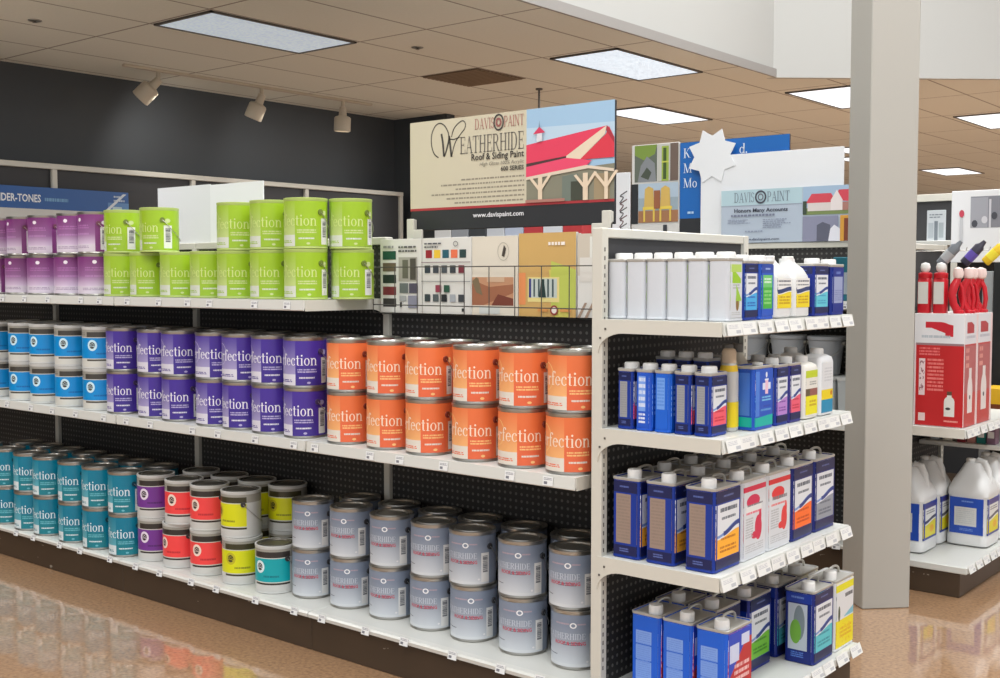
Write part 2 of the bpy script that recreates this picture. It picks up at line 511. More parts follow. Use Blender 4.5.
def ceil_mat():
    """lay-in panels 2 x 4 ft with the shadow line of the joints painted dark"""
    m = bpy.data.materials.new('ceiling_tiles'); m.use_nodes = True
    g = NG(m); b = m.node_tree.nodes['Principled BSDF']
    tc = g.n('ShaderNodeTexCoord'); sp = g.n('ShaderNodeSeparateXYZ'); g.t.links.new(tc.outputs['Object'], sp.inputs[0])
    def line(v, o, p, w):
        f = g.m('FRACT', g.m('DIVIDE', g.sub(v, o), p))
        return g.m('MAXIMUM', g.lt(f, w / p), g.gt(f, 1 - w / p))
    li = g.m('MAXIMUM', line(sp.outputs[0], -6.28, 0.61, 0.008), line(sp.outputs[1], 4.2, 1.22, 0.008))
    n = g.n('ShaderNodeTexNoise'); n.inputs['Scale'].default_value = 60; n.inputs['Detail'].default_value = 3
    g.t.links.new(tc.outputs['Object'], n.inputs['Vector'])
    n2 = g.n('ShaderNodeTexNoise'); n2.inputs['Scale'].default_value = 0.9
    g.t.links.new(tc.outputs['Object'], n2.inputs['Vector'])
    c = g.mix(n.outputs[0], L((224, 224, 212)), L((236, 235, 224)))
    c = g.mix(g.mul(n2.outputs[0], 0.5), c, L((226, 224, 212)))
    c = g.mix(g.mul(li, 0.75), c, L((120, 104, 90)))  # joint shadow line mixed into the tile colour
    g.t.links.new(c, b.inputs['Base Color']); b.inputs['Roughness'].default_value = 0.9
    return m

M_wall_dark = mat('charcoal_paint', (62, 66, 70), 0.6)
M_wall_white = mat('white_paint', (189, 189, 185), 0.7)
M_wall_far = mat('cream_paint', (232, 218, 204), 0.7)
M_pillar = mat('pillar_paint', (174, 171, 163), 0.5)
M_ceil = ceil_mat()
struct('floor', MB().box(-8.4, -6, -0.05, 9, 8.42, 0).box(-20.2, 8.42, -0.05, 9, 27, 0), floor_mat())
# lay-in ceiling with the cut-out of the raised well over the front of the shop
mb = MB()
mb.box(-8.4, -6, CEIL, -4.137, 8.42, CEIL + 0.06)
mb.box(-20.2, 8.42, CEIL, -4.137, 27, CEIL + 0.06)
mb.prism([(-4.137, 8.46), (-4.137, 27), (9, 27), (9, 20.09)], 'z', CEIL, CEIL + 0.06)
struct('ceiling', mb, M_ceil)
mb = MB()
mb.box(-4.2, -6, CEIL + 0.06, -4.137, 8.46, 5.2)
mb.prism([(-4.2, 8.46), (-4.137, 8.445), (9, 20.075), (9, 20.2)], 'z', CEIL - .002, 5.2)
struct('wall_soffit', mb, M_wall_white)
struct('ceiling_raised', MB().prism([(-4.2, -6), (9, -6), (9, 20.2), (-4.2, 8.55)], 'z', 5.2, 5.25), M_wall_white)
struct('trim_1', MB().box(-4.137, -6, CEIL, -4.115, 8.46, CEIL + 0.065), mat('soffit_edge_grey', (158, 154, 150), 0.6))
struct('wall_left', MB().box(-8.4, -6, 0, -8.2, 8.3, CEIL), M_wall_dark)
struct('wall_back', MB().box(-8.4, 8.3, 0, -7.49, 8.42, CEIL), M_wall_dark)
struct('wall_far', MB().box(-20.2, 24, 0, 9, 24.2, CEIL).box(-20.2, 8.42, 0, -20, 24, CEIL), M_wall_far)
# square pillar standing turned 45 degrees in the cross aisle
s = 0.205
mb = MB().bbox(-s / 2, -s / 2, 0, s / 2, s / 2, 5.2, 0.004)
o = mb.build('pillar', M_pillar); o['kind'] = 'structure'
o.rotation_euler = (0, 0, R(-44)); o.location = (-1.799, 4.686, 0)

# ------------------------------------------------------------------ ceiling fittings
M_frame_dark = mat('light_frame', (96, 92, 86), 0.5)
def diffuser_mat(name, col, st):
    m = bpy.data.materials.new(name); m.use_nodes = True
    g = NG(m); b = m.node_tree.nodes['Principled BSDF']
    tc = g.n('ShaderNodeTexCoord'); v = g.n('ShaderNodeTexVoronoi'); v.inputs['Scale'].default_value = 45
    g.t.links.new(tc.outputs['Object'], v.inputs['Vector'])
    c = g.mix(g.m('MULTIPLY', v.outputs['Distance'], 0.8), L(col), L((120, 140, 156)))
    b.inputs['Base Color'].default_value = L((200, 210, 215))
    g.t.links.new(c, b.inputs['Emission Color']); b.inputs['Emission Strength'].default_value = st
    b.inputs['Roughness'].default_value = 0.4
    return m
def ceiling_light(x, y, st, col, label):
    t = thing('ceiling_light', label, 'ceiling light', (x, y, CEIL), 0, 'recessed fluorescent ceiling lights')
    w, l = 0.585, 1.18
    mb = MB()
    for a in ((-w / 2, -l / 2, w / 2, -l / 2 + .018), (-w / 2, l / 2 - .018, w / 2, l / 2), (-w / 2, -l / 2, -w / 2 + .018, l / 2), (w / 2 - .018, -l / 2, w / 2, l / 2)):
        mb.box(a[0], a[1], -0.012, a[2], a[3], 0.0)
    mb.build('light_frame', M_frame_dark, t, smooth=False)
    MB().box(-w / 2 + .018, -l / 2 + .018, -0.007, w / 2 - .018, l / 2 - .018, -0.001).build('diffuser', diffuser_mat('diffuser', col, st), t, smooth=False)
    return t
ceiling_light(-5.975, 4.81, 0.48, (214, 226, 236), 'dim bluish fluorescent ceiling panel over the aisle by the charcoal wall')
ceiling_light(-4.73, 7.27, 0.85, (228, 240, 252), 'bright fluorescent ceiling panel beside the white soffit edge, above the red-roof sign')
ceiling_light(-5.98, 9.69, 1.1, (250, 250, 252), 'bright fluorescent ceiling panel just behind the top of the red-roof sign')
ceiling_light(-4.10, 9.78, 1.2, (250, 248, 250), 'fluorescent ceiling panel partly hidden by the pillar, below the soffit corner')
ceiling_light(-3.47, 12.2, 1.3, (252, 250, 248), 'bright ceiling panel past the pillar, high above the red cartons')
ceiling_light(-5.7, 17.6, 1.3, (255, 250, 246), 'small distant ceiling panel lower than the others near the far cream wall')
ceiling_light(-6.0, 15.2, 1.3, (255, 250, 246), 'distant ceiling panel half hidden behind the pillar')
ceiling_light(-5.6, 14.1, 1.3, (255, 250, 246), 'distant ceiling panel seen above the blank white sign board')
# air return
t = thing('ceiling_vent', 'square brown air vent grille in the ceiling above the cream sign', 'vent', (-5.975, 6.945, CEIL))
mb = MB()
for i in range(12): mb.box(-.28, -.285 + i * .0475, -.012, .28, -.255 + i * .0475, -.004)
mb.build('grille', mat('vent_brown', (142, 122, 100), 0.6), t, smooth=False)
MB().box(-.295, -.295, -.003, .295, .295, -.0005).build('backing', mat('vent_shadow', (120, 102, 84), 0.8), t, smooth=False)
for (x, y, lb) in ((-6.75, 3.7, 'small sprinkler head in the ceiling near the dim bluish light panel'), (-5.5, 5.8, 'small sprinkler head in the ceiling between the two large light panels')):
    t = thing('ceiling_sprinkler', lb, 'sprinkler', (x, y, CEIL))
    MB().lathe([(.0, -.004), (.04, -.004), (.042, 0)], 20).build('escutcheon', M_dmetal, t)
    MB().lathe([(.004, -.004), (.008, -.012), (.016, -.014), (.0, -.016)], 14).build('deflector', M_dmetal, t)
# track with three spot heads washing the charcoal wall
M_track = mat('track_enamel', (196, 186, 168), 0.45)
t = thing('track_light', 'cream ceiling track carrying three tilted spot heads along the charcoal wall', 'track light', (-7.6, 4.85, CEIL))
MB().bbox(-.018, 0, -.02, .018, 2.55, 0, .003).build('track', M_track, t)
for (dy, tilt, az) in ((0.30, 46, 40), (1.29, 24, 30), (2.20, 4, 0)):
    h = MB()
    h.tube([(0, 0, -.02), (0, 0, -.085)], .016, 12)
    hd = h.build('spot_stem', M_track, t, loc=(0, dy, 0))
    T = Matrix.Rotation(R(az), 4, 'Z') @ Matrix.Rotation(R(tilt), 4, 'Y')
    b = MB()
    b.lathe([(.0, .02), (.030, .014), (.036, -.06), (.066, -.072), (.074, -.085), (.074, -.195), (.066, -.2), (.062, -.18), (.0, -.175)], 28)
    sp = b.build('spot_head', M_track, hd)
    sp.matrix_local = Matrix.Translation((0, 0, -.085)) @ T
    lm = MB().lathe([(.0, -.184), (.0625, -.184)], 24).build('lamp_face', mat('lamp_glow', (255, 250, 235), 0.4, 0, 0.5, (255, 246, 226), 2.0), hd)
    lm.matrix_local = Matrix.Translation((0, 0, -.085)) @ T
    ld = bpy.data.lights.new('spot', 'SPOT'); ld.energy = 20; ld.spot_size = R(120); ld.spot_blend = 1.0; ld.shadow_soft_size = 0.08; ld.color = (1, .96, .9)
    lo = bpy.data.objects.new('spot', ld); COL.objects.link(lo)
    p = Vector((-7.6, 4.85 + dy, CEIL - .2)); lo.location = p
    d = Vector((-8.2, 4.85 + dy + (0.55 if dy < 2 else 0.1), 2.25)) - p
    lo.rotation_euler = d.to_track_quat('-Z', 'Y').to_euler()
# hanging wire above the sign
t = thing('ceiling_rod', 'thin dark rod hanging from the ceiling behind the red-roof sign', 'rod', (-5.9, 7.7, CEIL))
MB().tube([(0, 0, 0), (0, 0, -.42)], .009, 8).build('rod', M_frame_dark, t)
MB().lathe([(0, -.012), (.03, -.012), (.03, 0)], 16).build('ceiling_plate', M_frame_dark, t)

# ------------------------------------------------------------------ wall shelving frame on the charcoal wall
t = thing('wall_shelving', 'white-framed dark wall panels along the charcoal wall', 'shelving', (-7.97, 4.0, 0))
for i in range(-2, 4):
    y0 = 0.486 + 1.22 * (i - 1)
    y1 = y0 + 1.22
    if y0 > 4.1: break
    if y0 > 3.5: continue
    MB().box(-.2, y0 + .0, 0, -.004, y1, 2.17).build('back_panel', M_panel, t, smooth=False)
for i in range(-2, 4):
    y = 0.486 + 1.22 * i
    MB().bbox(-.01, y - .02, 0, .025, y + .02, 2.19, .003).build('upright', M_cream, t)
MB().bbox(-.01, .486 - 2.44 - .02, 2.165, .03, .486 + 3.66 + .02, 2.205, .003).build('top_rail', M_cream, t)
for z in (0.9, 1.45):
    MB().bbox(0, .486 - 2.44, z, .36, .486 + 3.66, z + .03, .003).build('shelf', M_deck, t)
# blue header sign on that wall
t = thing('wall_header_sign', 'blue header sign reading DER-TONES mounted on the wall panels above the purple cans', 'sign', (-7.93, 3.4, 1.88))
MB().bbox(0, 0, -.16, .012, 1.68, .145, .002).build('board', mat('sign_blue', (46, 92, 158), 0.4), t)
a = Art((.012, 0, 0), (0, 1, 0), (0, 0, 1), (1, 0, 0))
a.rect(0, -.16, 1.48, -.015, (208, 206, 200)); a.rect(1.50, -.16, 1.68, .06, (96, 140, 190)); a.rect(1.54, -.14, 1.62, .03, (190, 214, 220))
a.polys([[(1.46, -.015), (1.49, -.015), (1.66, .13), (1.63, .13)]], (220, 226, 232)); a.lines(1.55, .07, 1.68, .13, 2, (200, 214, 228))
a.build('panel_print', t)
a = Art((.0135, 0, 0), (0, 1, 0), (0, 0, 1), (1, 0, 0))
p, w = sans('WONDER-TONES', .055, .022, .74); a.polys(move(p, .955 - w, .035), (236, 240, 244)); a.lines(.985, .045, 1.27, .075, 1, (120, 166, 206), fill=.8)
a.build('lettering', t)

# ------------------------------------------------------------------ gondola helpers
def bracket_xz(mb, x0, x1, y, zt, th=0.004, drop=0.04, foot=0.10):
    """shelf bracket in the x-z plane; 'up' = the upright side (x0)"""
    n = 8; pts = [(x0, zt), (x1, zt), (x1, zt - drop)]
    xc = x0 + 0.085
    pts.append((xc, zt - drop))
    for i in range(1, n + 1):
        a = PI / 2 * i / n
        pts.append((xc - (xc - x0) * math.sin(a) * 1.0, zt - drop - (foot - drop) * (1 - math.cos(a))))
    mb.prism(pts, 'y', y - th / 2, y + th / 2)
def bracket_yz(mb, yb, yf, x, zt, th=0.004, drop=0.04, foot=0.10):
    n = 8; pts = [(yb, zt), (yf, zt), (yf, zt - drop)]
    yc = yb - 0.085
    pts.append((yc, zt - drop))
    for i in range(1, n + 1):
        a = PI / 2 * i / n
        pts.append((yc + (yb - yc) * math.sin(a), zt - drop - (foot - drop) * (1 - math.cos(a))))
    mb.prism(pts, 'x', x - th / 2, x + th / 2)

ME_tag = MB().box(-.019, -.0015, -.014, .019, .0, .014).mesh('price_tag', M_tag, smooth=False)
ME_label = MB().box(-.042, -.0015, -.0175, .042, .0, .0175).mesh('price_tag', M_tag2, smooth=False)
def add_tag(parent, me, loc, rot):
    o = bpy.data.objects.new('price_tag', me); COL.objects.link(o); o.parent = parent
    o.location = loc; o.rotation_euler = rot
    return o

# ------------------------------------------------------------------ main gondola run
BX = [-1.955, -3.16, -4.39, -5.61, -6.83]
YF, YB = 2.74, 3.165
Z_TOP, Z_MID, Z_LOW = 1.286, 0.775, 0.145
def gondola(name, label, yf, yb, bx, shelves, low, height, tags=True, norail=()):
    """long shelving run facing -Y: bx = bay boundaries from right to left, shelves = {bay: [heights]}"""
    t = thing(name, label, 'shelving', ((bx[0] + bx[-1]) / 2, yb, 0))
    ox, oy = t.location.x, t.location.y
    rnd = random.Random(3)
    for k in range(len(bx) - 1):
        xr, xl = bx[k] - ox, bx[k + 1] - ox
        p = MB().box(xl + .016, 0, 0.1, xr - .016, .02, height - (.045 if k in norail else .03)).build('back_panel', M_peg, t, smooth=False)
        if k not in norail: MB().bbox(xl + .001, -.012, height - .03, xr - .001, .028, height, .003).build('top_rail', M_cream, t)
        # base
        f = yf - yb
        MB().bbox(xl + .001, f + .004, low - .018, xr - .001, -.001, low, .002).build('base_deck', M_deck, t)
        MB().bbox(xl + .001, f + .017, 0, xr - .001, f + .035, low - .019, .002).build('kick_plate', M_kick, t)
        rail = MB()
        rail.prism([(f + .004, low - .018), (f - .001, low - .018), (f - .003, low - .006), (f + .004, low + .0003), (f + .03, low + .0006), (f + .032, low - .001)], 'x', xl + .002, xr - .002)
        ro = rail.build('price_rail', M_rail, t)
        if tags:
            n = 6
            for i in range(n):
                x = xl + (i + .5 + rnd.uniform(-.2, .2)) * (xr - xl) / n
                add_tag(ro, ME_tag, (x, f - .0035, low - .008), (R(-12), 0, 0))
        for z in shelves.get(k, []):
            s = MB().bbox(xl + .006, f + .006, z - .018, xr - .006, -.004, z, .002).build('shelf', M_deck, t)
            rl = MB()
            rl.prism([(f + .006, z), (f - .002, z), (f - .005, z - .036), (f - .001, z - .039), (f + .006, z - .02)], 'x', xl + .006, xr - .006)
            rl.build('price_rail', M_rail, s)
            b = MB()
            bracket_yz(b, -.006, f + .004, xl + .005, z)
            b.build('bracket', M_cream, s, smooth=False)
            b = MB()
            bracket_yz(b, -.006, f + .004, xr - .005, z)
            b.build('bracket', M_cream, s, smooth=False)
            if tags:
                n = 6
                for i in range(n):
                    x = xl + (i + .5 + rnd.uniform(-.25, .25)) * (xr - xl) / n
                    add_tag(s, ME_tag, (x, f - .006, z - .0195), (R(-5), 0, 0))
    for k in range(0, len(bx)):
        x = bx[k] - ox
        if k == 0: x -= .016
        MB().bbox(x - .0155, -.018, 0, x + .0155, .036, height - .03, .002).build('upright', M_cream, t)
    return t
gondola('gondola_shelving', 'long white shelving run of paint cans with dark pegboard back', YF, YB, BX,
        {0: [Z_MID], 1: [Z_TOP, Z_MID], 2: [Z_TOP, Z_MID], 3: [Z_TOP, Z_MID]}, Z_LOW, 1.525, norail=(0,))

# ------------------------------------------------------------------ end caps (facing +X)
def endcap(name, label, xb, xf, y0, y1, shelves, low, height, deckx, tags=True):
    t = thing(name, label, 'shelving', (xb, (y0 + y1) / 2, 0))
    oy = t.location.y; a, b = y0 - oy, y1 - oy; f = xf - xb; dk = deckx - xb
    rnd = random.Random(5)
    MB().box(-.012, a + .03, .1, 0, b - .03, height - .03).build('back_panel', PEGY, t, smooth=False)
    MB().box(-.0005, a + .03, height - .30, .002, b - .03, height - .03).build('upper_panel', M_panel, t, smooth=False)
    for y in (a + .002, b - .034):
        u = MB().bbox(-.021, y, 0, .016, y + .032, height - .001, .002).build('upright', M_cream, t)
        sl = MB()
        z = .2
        while z < height - .05:
            sl.box(.0155, y + .010, z, .0168, y + .015, z + .012); z += .0254
        sl.build('slot_strip', mat('slot_shadow', (96, 92, 86), 0.7), u, smooth=False)
    MB().bbox(-.02, a + .034, height - .03, .012, b - .034, height - .001, .003).build('top_rail', M_cream, t)
    MB().bbox(.0, a + .004, low - .03, dk, b - .004, low, .003).build('base_deck', M_deck, t)
    k = MB()
    k.bbox(.0, a + .012, 0, dk - .03, b - .012, low - .031, .003)
    k.build('kick_plate', M_kick, t)
    if tags:
        for i in range(9):
            y = a + .06 + i * (b - a - .12) / 8
            add_tag(t, ME_label, (dk + .0035, y + rnd.uniform(-.012, .012), low - .012), (R(-20), 0, R(90)))
    for z in shelves:
        s = MB().bbox(.002, a + .006, z - .018, f - .006, b - .034, z, .002).build('shelf', M_deck, t)
        rl = MB()
        rl.prism([(f - .006, z), (f + .004, z), (f + .012, z - .036), (f + .007, z - .040), (f - .004, z - .02)], 'y', a + .004, b - .032)
        rl.build('price_rail', M_rail, s)
        for y in (a + .0005, b - .033):
            q = MB(); bracket_xz(q, .004, f + .003, y, z); q.build('bracket', M_cream, s, smooth=False)
            # rivets
            rv = MB()
            for (sx, sz) in ((.03, .028), (.012, .055)):
                rv.box(sx - .003, y - .0035, z - sz - .003, sx + .003, y + .0035, z - sz + .003)
            rv.build('rivet', mat('rivet_grey', (90, 86, 80), 0.5), s, smooth=False)
        if tags:
            n = 9
            for i in range(n):
                y = a + .05 + (i + rnd.uniform(-.12, .12)) * (b - a - .13) / (n - 1)
                add_tag(s, ME_label, (f + .0125, y, z - .020), (R(-13) + rnd.uniform(-.06, .06), 0, R(90)))
    return t
PEGY = M_pegy
E1 = (1.247, 0.926, 0.545)
E1X, E1F, E1D, E1LOW = -1.905, -1.50, -1.46, 0.144
endcap('endcap_shelving', 'white end-of-aisle shelving of solvents beside the grey pillar', E1X, E1F, 2.768, 3.685, E1, E1LOW, 1.515, E1D)
E2X, E2F = -1.93, -1.535
endcap('endcap_shelving', 'end-of-aisle shelving behind the pillar holding red boxes and white jugs', E2X, E2F, 4.955, 5.87, (0.725,), 0.135, 1.53, -1.51)
gondola('gondola_shelving', 'second shelving run seen past the end shelves, with grey pails', 4.97, 5.40, [-1.955, -3.17, -4.39, -5.61],
        {0: [1.26, 0.712], 1: [1.26, 0.712]}, 0.15, 1.545)
# tall run farther back with a dark upper panel
t = thing('tall_shelving', 'tall dark-backed shelving with pale top rail beyond the pillar', 'shelving', (-3.0, 7.25, 0))
MB().box(-.8, 0, .05, 1.25, .02, 1.84).build('back_panel', M_panel, t, smooth=False)
MB().bbox(-.82, -.02, 1.84, 1.27, .04, 1.885, .003).build('top_rail', M_cream, t)
MB().bbox(-.8, -.38, 1.555, 1.25, -.002, 1.585, .003).build('shelf', M_deck, t)
MB().bbox(-.8, -.42, 0, 1.25, -.002, .15, .003).build('base', M_kick, t)
for x in (-.81, 1.26): MB().bbox(x - .02, -.02, 0, x + .02, .04, 1.84, .003).build('upright', M_cream, t)
# ------------------------------------------------------------------ paint cans
CR, CH = 0.080, 0.186
ORD = ['first', 'second', 'third', 'fourth', 'fifth', 'sixth', 'seventh', 'eighth', 'ninth', 'tenth']
def perf_layers(pale, white, c2, logo, strip=(226, 226, 222)):
    return [('vgrad', -95, 20, .02, 1.12, pale), ('rect', -95, 20, 0, .25, white), ('lines', -85, 10, .06, .13, 2, c2),
            ('rect', 20, 86, 0, .42, c2), ('lines', 26, 78, .27, .37, 2, pale), ('lines', 30, 72, .13, .19, 1, white), ('ell', 56, .06, 5, .025, pale),
            ('ell', -62, .86, 14, .06, logo), ('ring', -40, .60, 26, .26, .86, pale),
            ('rect', 94, 120, .04, .62, strip), ('bars', 99, 115, .2, .55, 24, (110, 110, 116)), ('ell', 106, .74, 9, .055, pale)]
def trade_layers(c, ringc, dark, txt):
    return [('rect', -120, 100, .22, .78, c), ('rect', -120, 100, .78, .80, (206, 206, 196)), ('rect', -120, 100, .20, .225, (206, 206, 196)),
            ('rect', -180, 180, .80, 1.1, (158, 155, 145)), ('rect', -12, 100, .80, .94, dark), ('rect', -12, 100, .155, .20, dark),
            ('lines', -110, -20, .83, .93, 2, (120, 118, 108)),
            ('ell', 8, .58, 16, .15, ringc), ('ell', 8, .58, 9.5, .09, dark), ('noise', -1, 17, .53, .67, 60, .55, ringc),
            ('lines', 20, 66, .30, .38, 1, txt)]
KINDS = {
 'orange': dict(desc='orange', base=(230, 116, 66), lay=perf_layers((246, 196, 130), (226, 218, 206), (228, 108, 70), (176, 70, 40)), word=('Perfection', (250, 226, 204)), rim=0, ear=(120, 52, 40)),
 'violet': dict(desc='violet', base=(72, 48, 150), lay=perf_layers((184, 176, 214), (216, 214, 226), (66, 48, 140), (150, 70, 160)), word=('Perfection', (236, 234, 244)), rim=0, ear=(70, 56, 92)),
 'lime': dict(desc='lime green', base=(156, 192, 40), lay=perf_layers((200, 214, 150), (212, 218, 204), (154, 190, 52), (98, 128, 30)), word=('Perfection', (206, 224, 140)), rim=1, ear=(110, 128, 50)),
 'teal': dict(desc='teal', base=(0, 122, 150), lay=perf_layers((110, 186, 200), (216, 228, 232), (20, 126, 140), (120, 200, 214)), word=('Perfection', (226, 240, 244)), rim=0, ear=(20, 70, 84)),
 'magenta': dict(desc='magenta purple', base=(126, 56, 120), lay=[('vgrad', -130, 80, -.2, .95, (196, 160, 206)), ('rect', -130, 80, 0, .22, (216, 206, 220)), ('vgrad', -130, 80, .2, .5, (214, 196, 220)),
            ('ell', 22, .86, 7, .05, (246, 236, 246)), ('lines', -10, 60, .6, .72, 2, (170, 110, 170)), ('lines', -10, 60, .42, .5, 1, (180, 130, 184)), ('lines', -20, 60, .08, .16, 2, (170, 150, 180)),
            ('rect', 96, 122, .05, .66, (220, 218, 222)), ('bars', 101, 117, .2, .58, 24, (130, 128, 134)), ('ell', 109, .78, 9, .055, (206, 190, 206))], rim=0, ear=(110, 60, 84)),
 'grey': dict(desc='grey', base=(130, 141, 160), lay=[('vgrad', -130, 88, -.1, .8, (222, 226, 230)), ('rect', -130, 88, .0, .06, (214, 218, 222)), ('ring', 27, .80, 8, .055, .35, (240, 240, 242)),
            ('lines', -18, 18, .79, .84, 1, (176, 156, 168)), ('lines', 36, 56, .79, .84, 1, (176, 156, 168)), ('lines', 2, 46, .40, .47, 2, (104, 112, 128)), ('lines', -52, -14, .19, .22, 1, (92, 96, 108)),
            ('rect', 66, 88, .04, .64, (226, 226, 224)), ('bars', 70, 84, .24, .58, 24, (120, 122, 128)), ('ell', 60, .1, 3, .02, (230, 230, 232))], rim=0, ear=(52, 54, 58), grey=True),
 'blue': dict(desc='blue-banded white', base=(214, 214, 206), lay=trade_layers((12, 142, 214), (206, 236, 246), (70, 66, 60), (10, 110, 180)), rim=2, ear=(150, 150, 150)),
 'purple': dict(desc='purple-banded white', base=(206, 206, 202), lay=trade_layers((116, 52, 146), (232, 220, 236), (52, 46, 42), (86, 36, 112)), rim=3, ear=(60, 60, 60)),
 'coral': dict(desc='coral red-banded white', base=(206, 206, 202), lay=trade_layers((246, 72, 72), (244, 220, 206), (52, 46, 42), (196, 46, 54)), rim=3, ear=(60, 60, 60)),
 'yellow': dict(desc='yellow-banded white', base=(206, 206, 202), lay=trade_layers((222, 222, 20), (196, 186, 40), (62, 58, 34), (150, 150, 30)), rim=3, ear=(60, 60, 60)),
 'turquoise': dict(desc='turquoise-banded white', base=(206, 206, 202), lay=trade_layers((0, 164, 172), (222, 238, 240), (52, 46, 42), (0, 122, 134)), rim=3, ear=(60, 60, 60)),
}
M_can = mat('can_enamel', (206, 207, 204), 0.35)
_geo = {}
def can_geo():
    if _geo: return
    n = 48
    b = MB(); b.lathe([(CR - .012, .002), (CR - .008, 0), (CR - .001, 0), (CR + .0006, .002), (CR + .0006, .005), (CR - .001, .008), (CR - .001, CH - .012), (CR + .0008, CH - .008), (CR + .0008, CH - .001), (CR - .002, CH), (CR - .006, CH - .001)], n, cap0=True)
    _geo['body'] = b
    b = MB(); b.lathe([(CR - .006, CH - .0015), (CR - .010, CH - .003), (CR - .013, CH - .007), (CR - .018, CH - .007), (CR - .020, CH + .0002), (CR - .023, CH + .0004), (CR - .026, CH - .004), (.03, CH - .004), (.001, CH - .0045)], n, cap1=True)
    _geo['lid'] = b
    b = MB(); z0, z1 = .009, CH - .013
    b.lathe([(CR - .0002, z0), (CR - .0002, (z0 + z1) / 2), (CR - .0002, z1)], n, uvz=(z0, z1))
    _geo['label'] = b
    _geo['ear'] = [MB().tube([(s_ * (CR - .002), 0, CH * .72), (s_ * (CR + .0045), 0, CH * .72)], .0105, 14) for s_ in (-1, 1)]
    b = MB(); pts = []
    for i in range(25):
        a = PI * i / 24
        pts.append(((CR + .004) * math.cos(a), (CR + .004) * math.sin(a), CH * .72 - .085 * math.sin(a)))
    b.tube(pts, .0016, 6)
    _geo['bail'] = b
PROTO = {}; USED = set()
def make_can(kind):
    can_geo(); k = KINDS[kind]
    t = thing('paint_can', '', 'paint can')
    rim = {0: M_metal, 1: mat('lime_lid', (150, 182, 50), 0.4), 2: M_metal, 3: mat('dark_tin', (112, 109, 101), .34, .6)}[k['rim']]
    body = _geo['body'].build('can_body', M_can if k['rim'] >= 2 else (mat('lime_shell', (176, 196, 110), 0.4) if k['rim'] == 1 else M_metal), t)
    _geo['lid'].build('lid', rim, t)
    _geo['label'].build('label', design('label_' + kind, k['base'], k['lay'], cyl=True, rough=0.33), t)
    for e_ in _geo['ear']: e_.build('ear', mat('ear_' + kind, k['ear'], 0.45), t)
    _geo['bail'].build('bail_handle', M_metal, t)
    rr = CR + .0007
    if 'word' in k:
        p, w = serif(k['word'][0], .042, .82); w0 = 2 * R(75) * CR
        f = w0 / w
        p = [[(a * f, b) for a, b in q] for q in p]
        wrap([(move(p, -w0 / 2 + .006, .083), 0)], rr).build('lettering', cm(k['word'][1]), t, smooth=False, fix=False)
    if k.get('grey'):
        p1, w1 = serif('EATHERHIDE', .019, .9); a0 = -R(48) * CR; L1 = R(100) * CR
        p1 = [[(a * L1 / w1, b) for a, b in q] for q in p1]
        sw = stroke(spline([(.0, .034), (-.012, .03), (-.013, .012), (-.004, .0), (.004, .012), (.007, .03), (.008, .012), (.012, .002), (.018, .02), (.024, .036), (.019, .042)]), .0022)
        items = [(move(p1, a0 + .006, .096) + move(sw, a0 - .016, .096), 0)]
        p2, w2 = sans('ROOF & SIDING', .0115, .012); L2 = R(76) * CR
        p2 = [[(a * L2 / w2, b) for a, b in q] for q in p2]
        items.append((move(p2, -R(20) * CR, .0785), 1))
        wrap(items, rr).build('lettering', [cm((206, 212, 222)), cm((206, 60, 84))], t, smooth=False, fix=False)
    return freeze(t)
def place_can(kind, x, y, z, label, group, turn=0.0):
    if kind not in PROTO: PROTO[kind] = make_can(kind)
    rz = R(turn)
    if kind in USED:
        return dup(PROTO[kind], label, group, (x, y, z), rz)
    USED.add(kind); o = PROTO[kind]
    o.location = (x, y, z); o.rotation_euler = (0, 0, rz); o['label'] = label; o['group'] = group
    return o
rc = random.Random(11)
STEP = CH + .0006
def row(kind, xs, y, z, layer, depth, anchor, shelf, group, turn=0, jit=7, off=0):
    """cans given from the anchor outwards"""
    desc = KINDS[kind]['desc']
    zz = z + (STEP if layer == 'upper' else 0)
    for i, x in enumerate(xs):
        lb = '%s paint can, %s %s row, %s %s, %s' % (desc, layer, depth, ORD[i + off], anchor, shelf)
        place_can(kind, x, y, zz, lb, group, turn + rc.uniform(-jit, jit))

T, Mi, Lo = 'top shelf', 'middle shelf', 'bottom shelf'
zt, zm, zl = Z_TOP + .001, Z_MID + .001, Z_LOW + .001
yr = 2.83
# top shelf
place_can('lime', -3.16, 2.966, zt + STEP, 'lime green paint can, upper one set back nearest the colour charts, top shelf', 'lime green paint cans', 4)
place_can('lime', -3.160, 2.974, zt, 'lime green paint can, lower one set back nearest the colour charts, top shelf', 'lime green paint cans', -12)
row('lime', [-3.256, -3.455, -3.659], yr, zt, 'upper', 'front', 'from colour charts', T, 'lime green paint cans', 0, 8)
row('lime', [-4.185, -4.455], yr, zt, 'upper', 'front', 'beyond white board gap', T, 'lime green paint cans', -25, 8)
row('lime', [-3.258, -3.457, -3.661, -3.838, -4.044, -4.263, -4.463], yr, zt, 'lower', 'front', 'from colour charts', T, 'lime green paint cans', 0, 8)
row('magenta', [-4.668, -4.846, -5.105, -5.303, -5.52], yr, zt, 'upper', 'front', 'from lime cans', T, 'magenta paint cans', -8, 22)
row('magenta', [-4.673, -4.878, -5.120, -5.329, -5.56], yr, zt, 'lower', 'front', 'from lime cans', T, 'magenta paint cans', 10, 22)
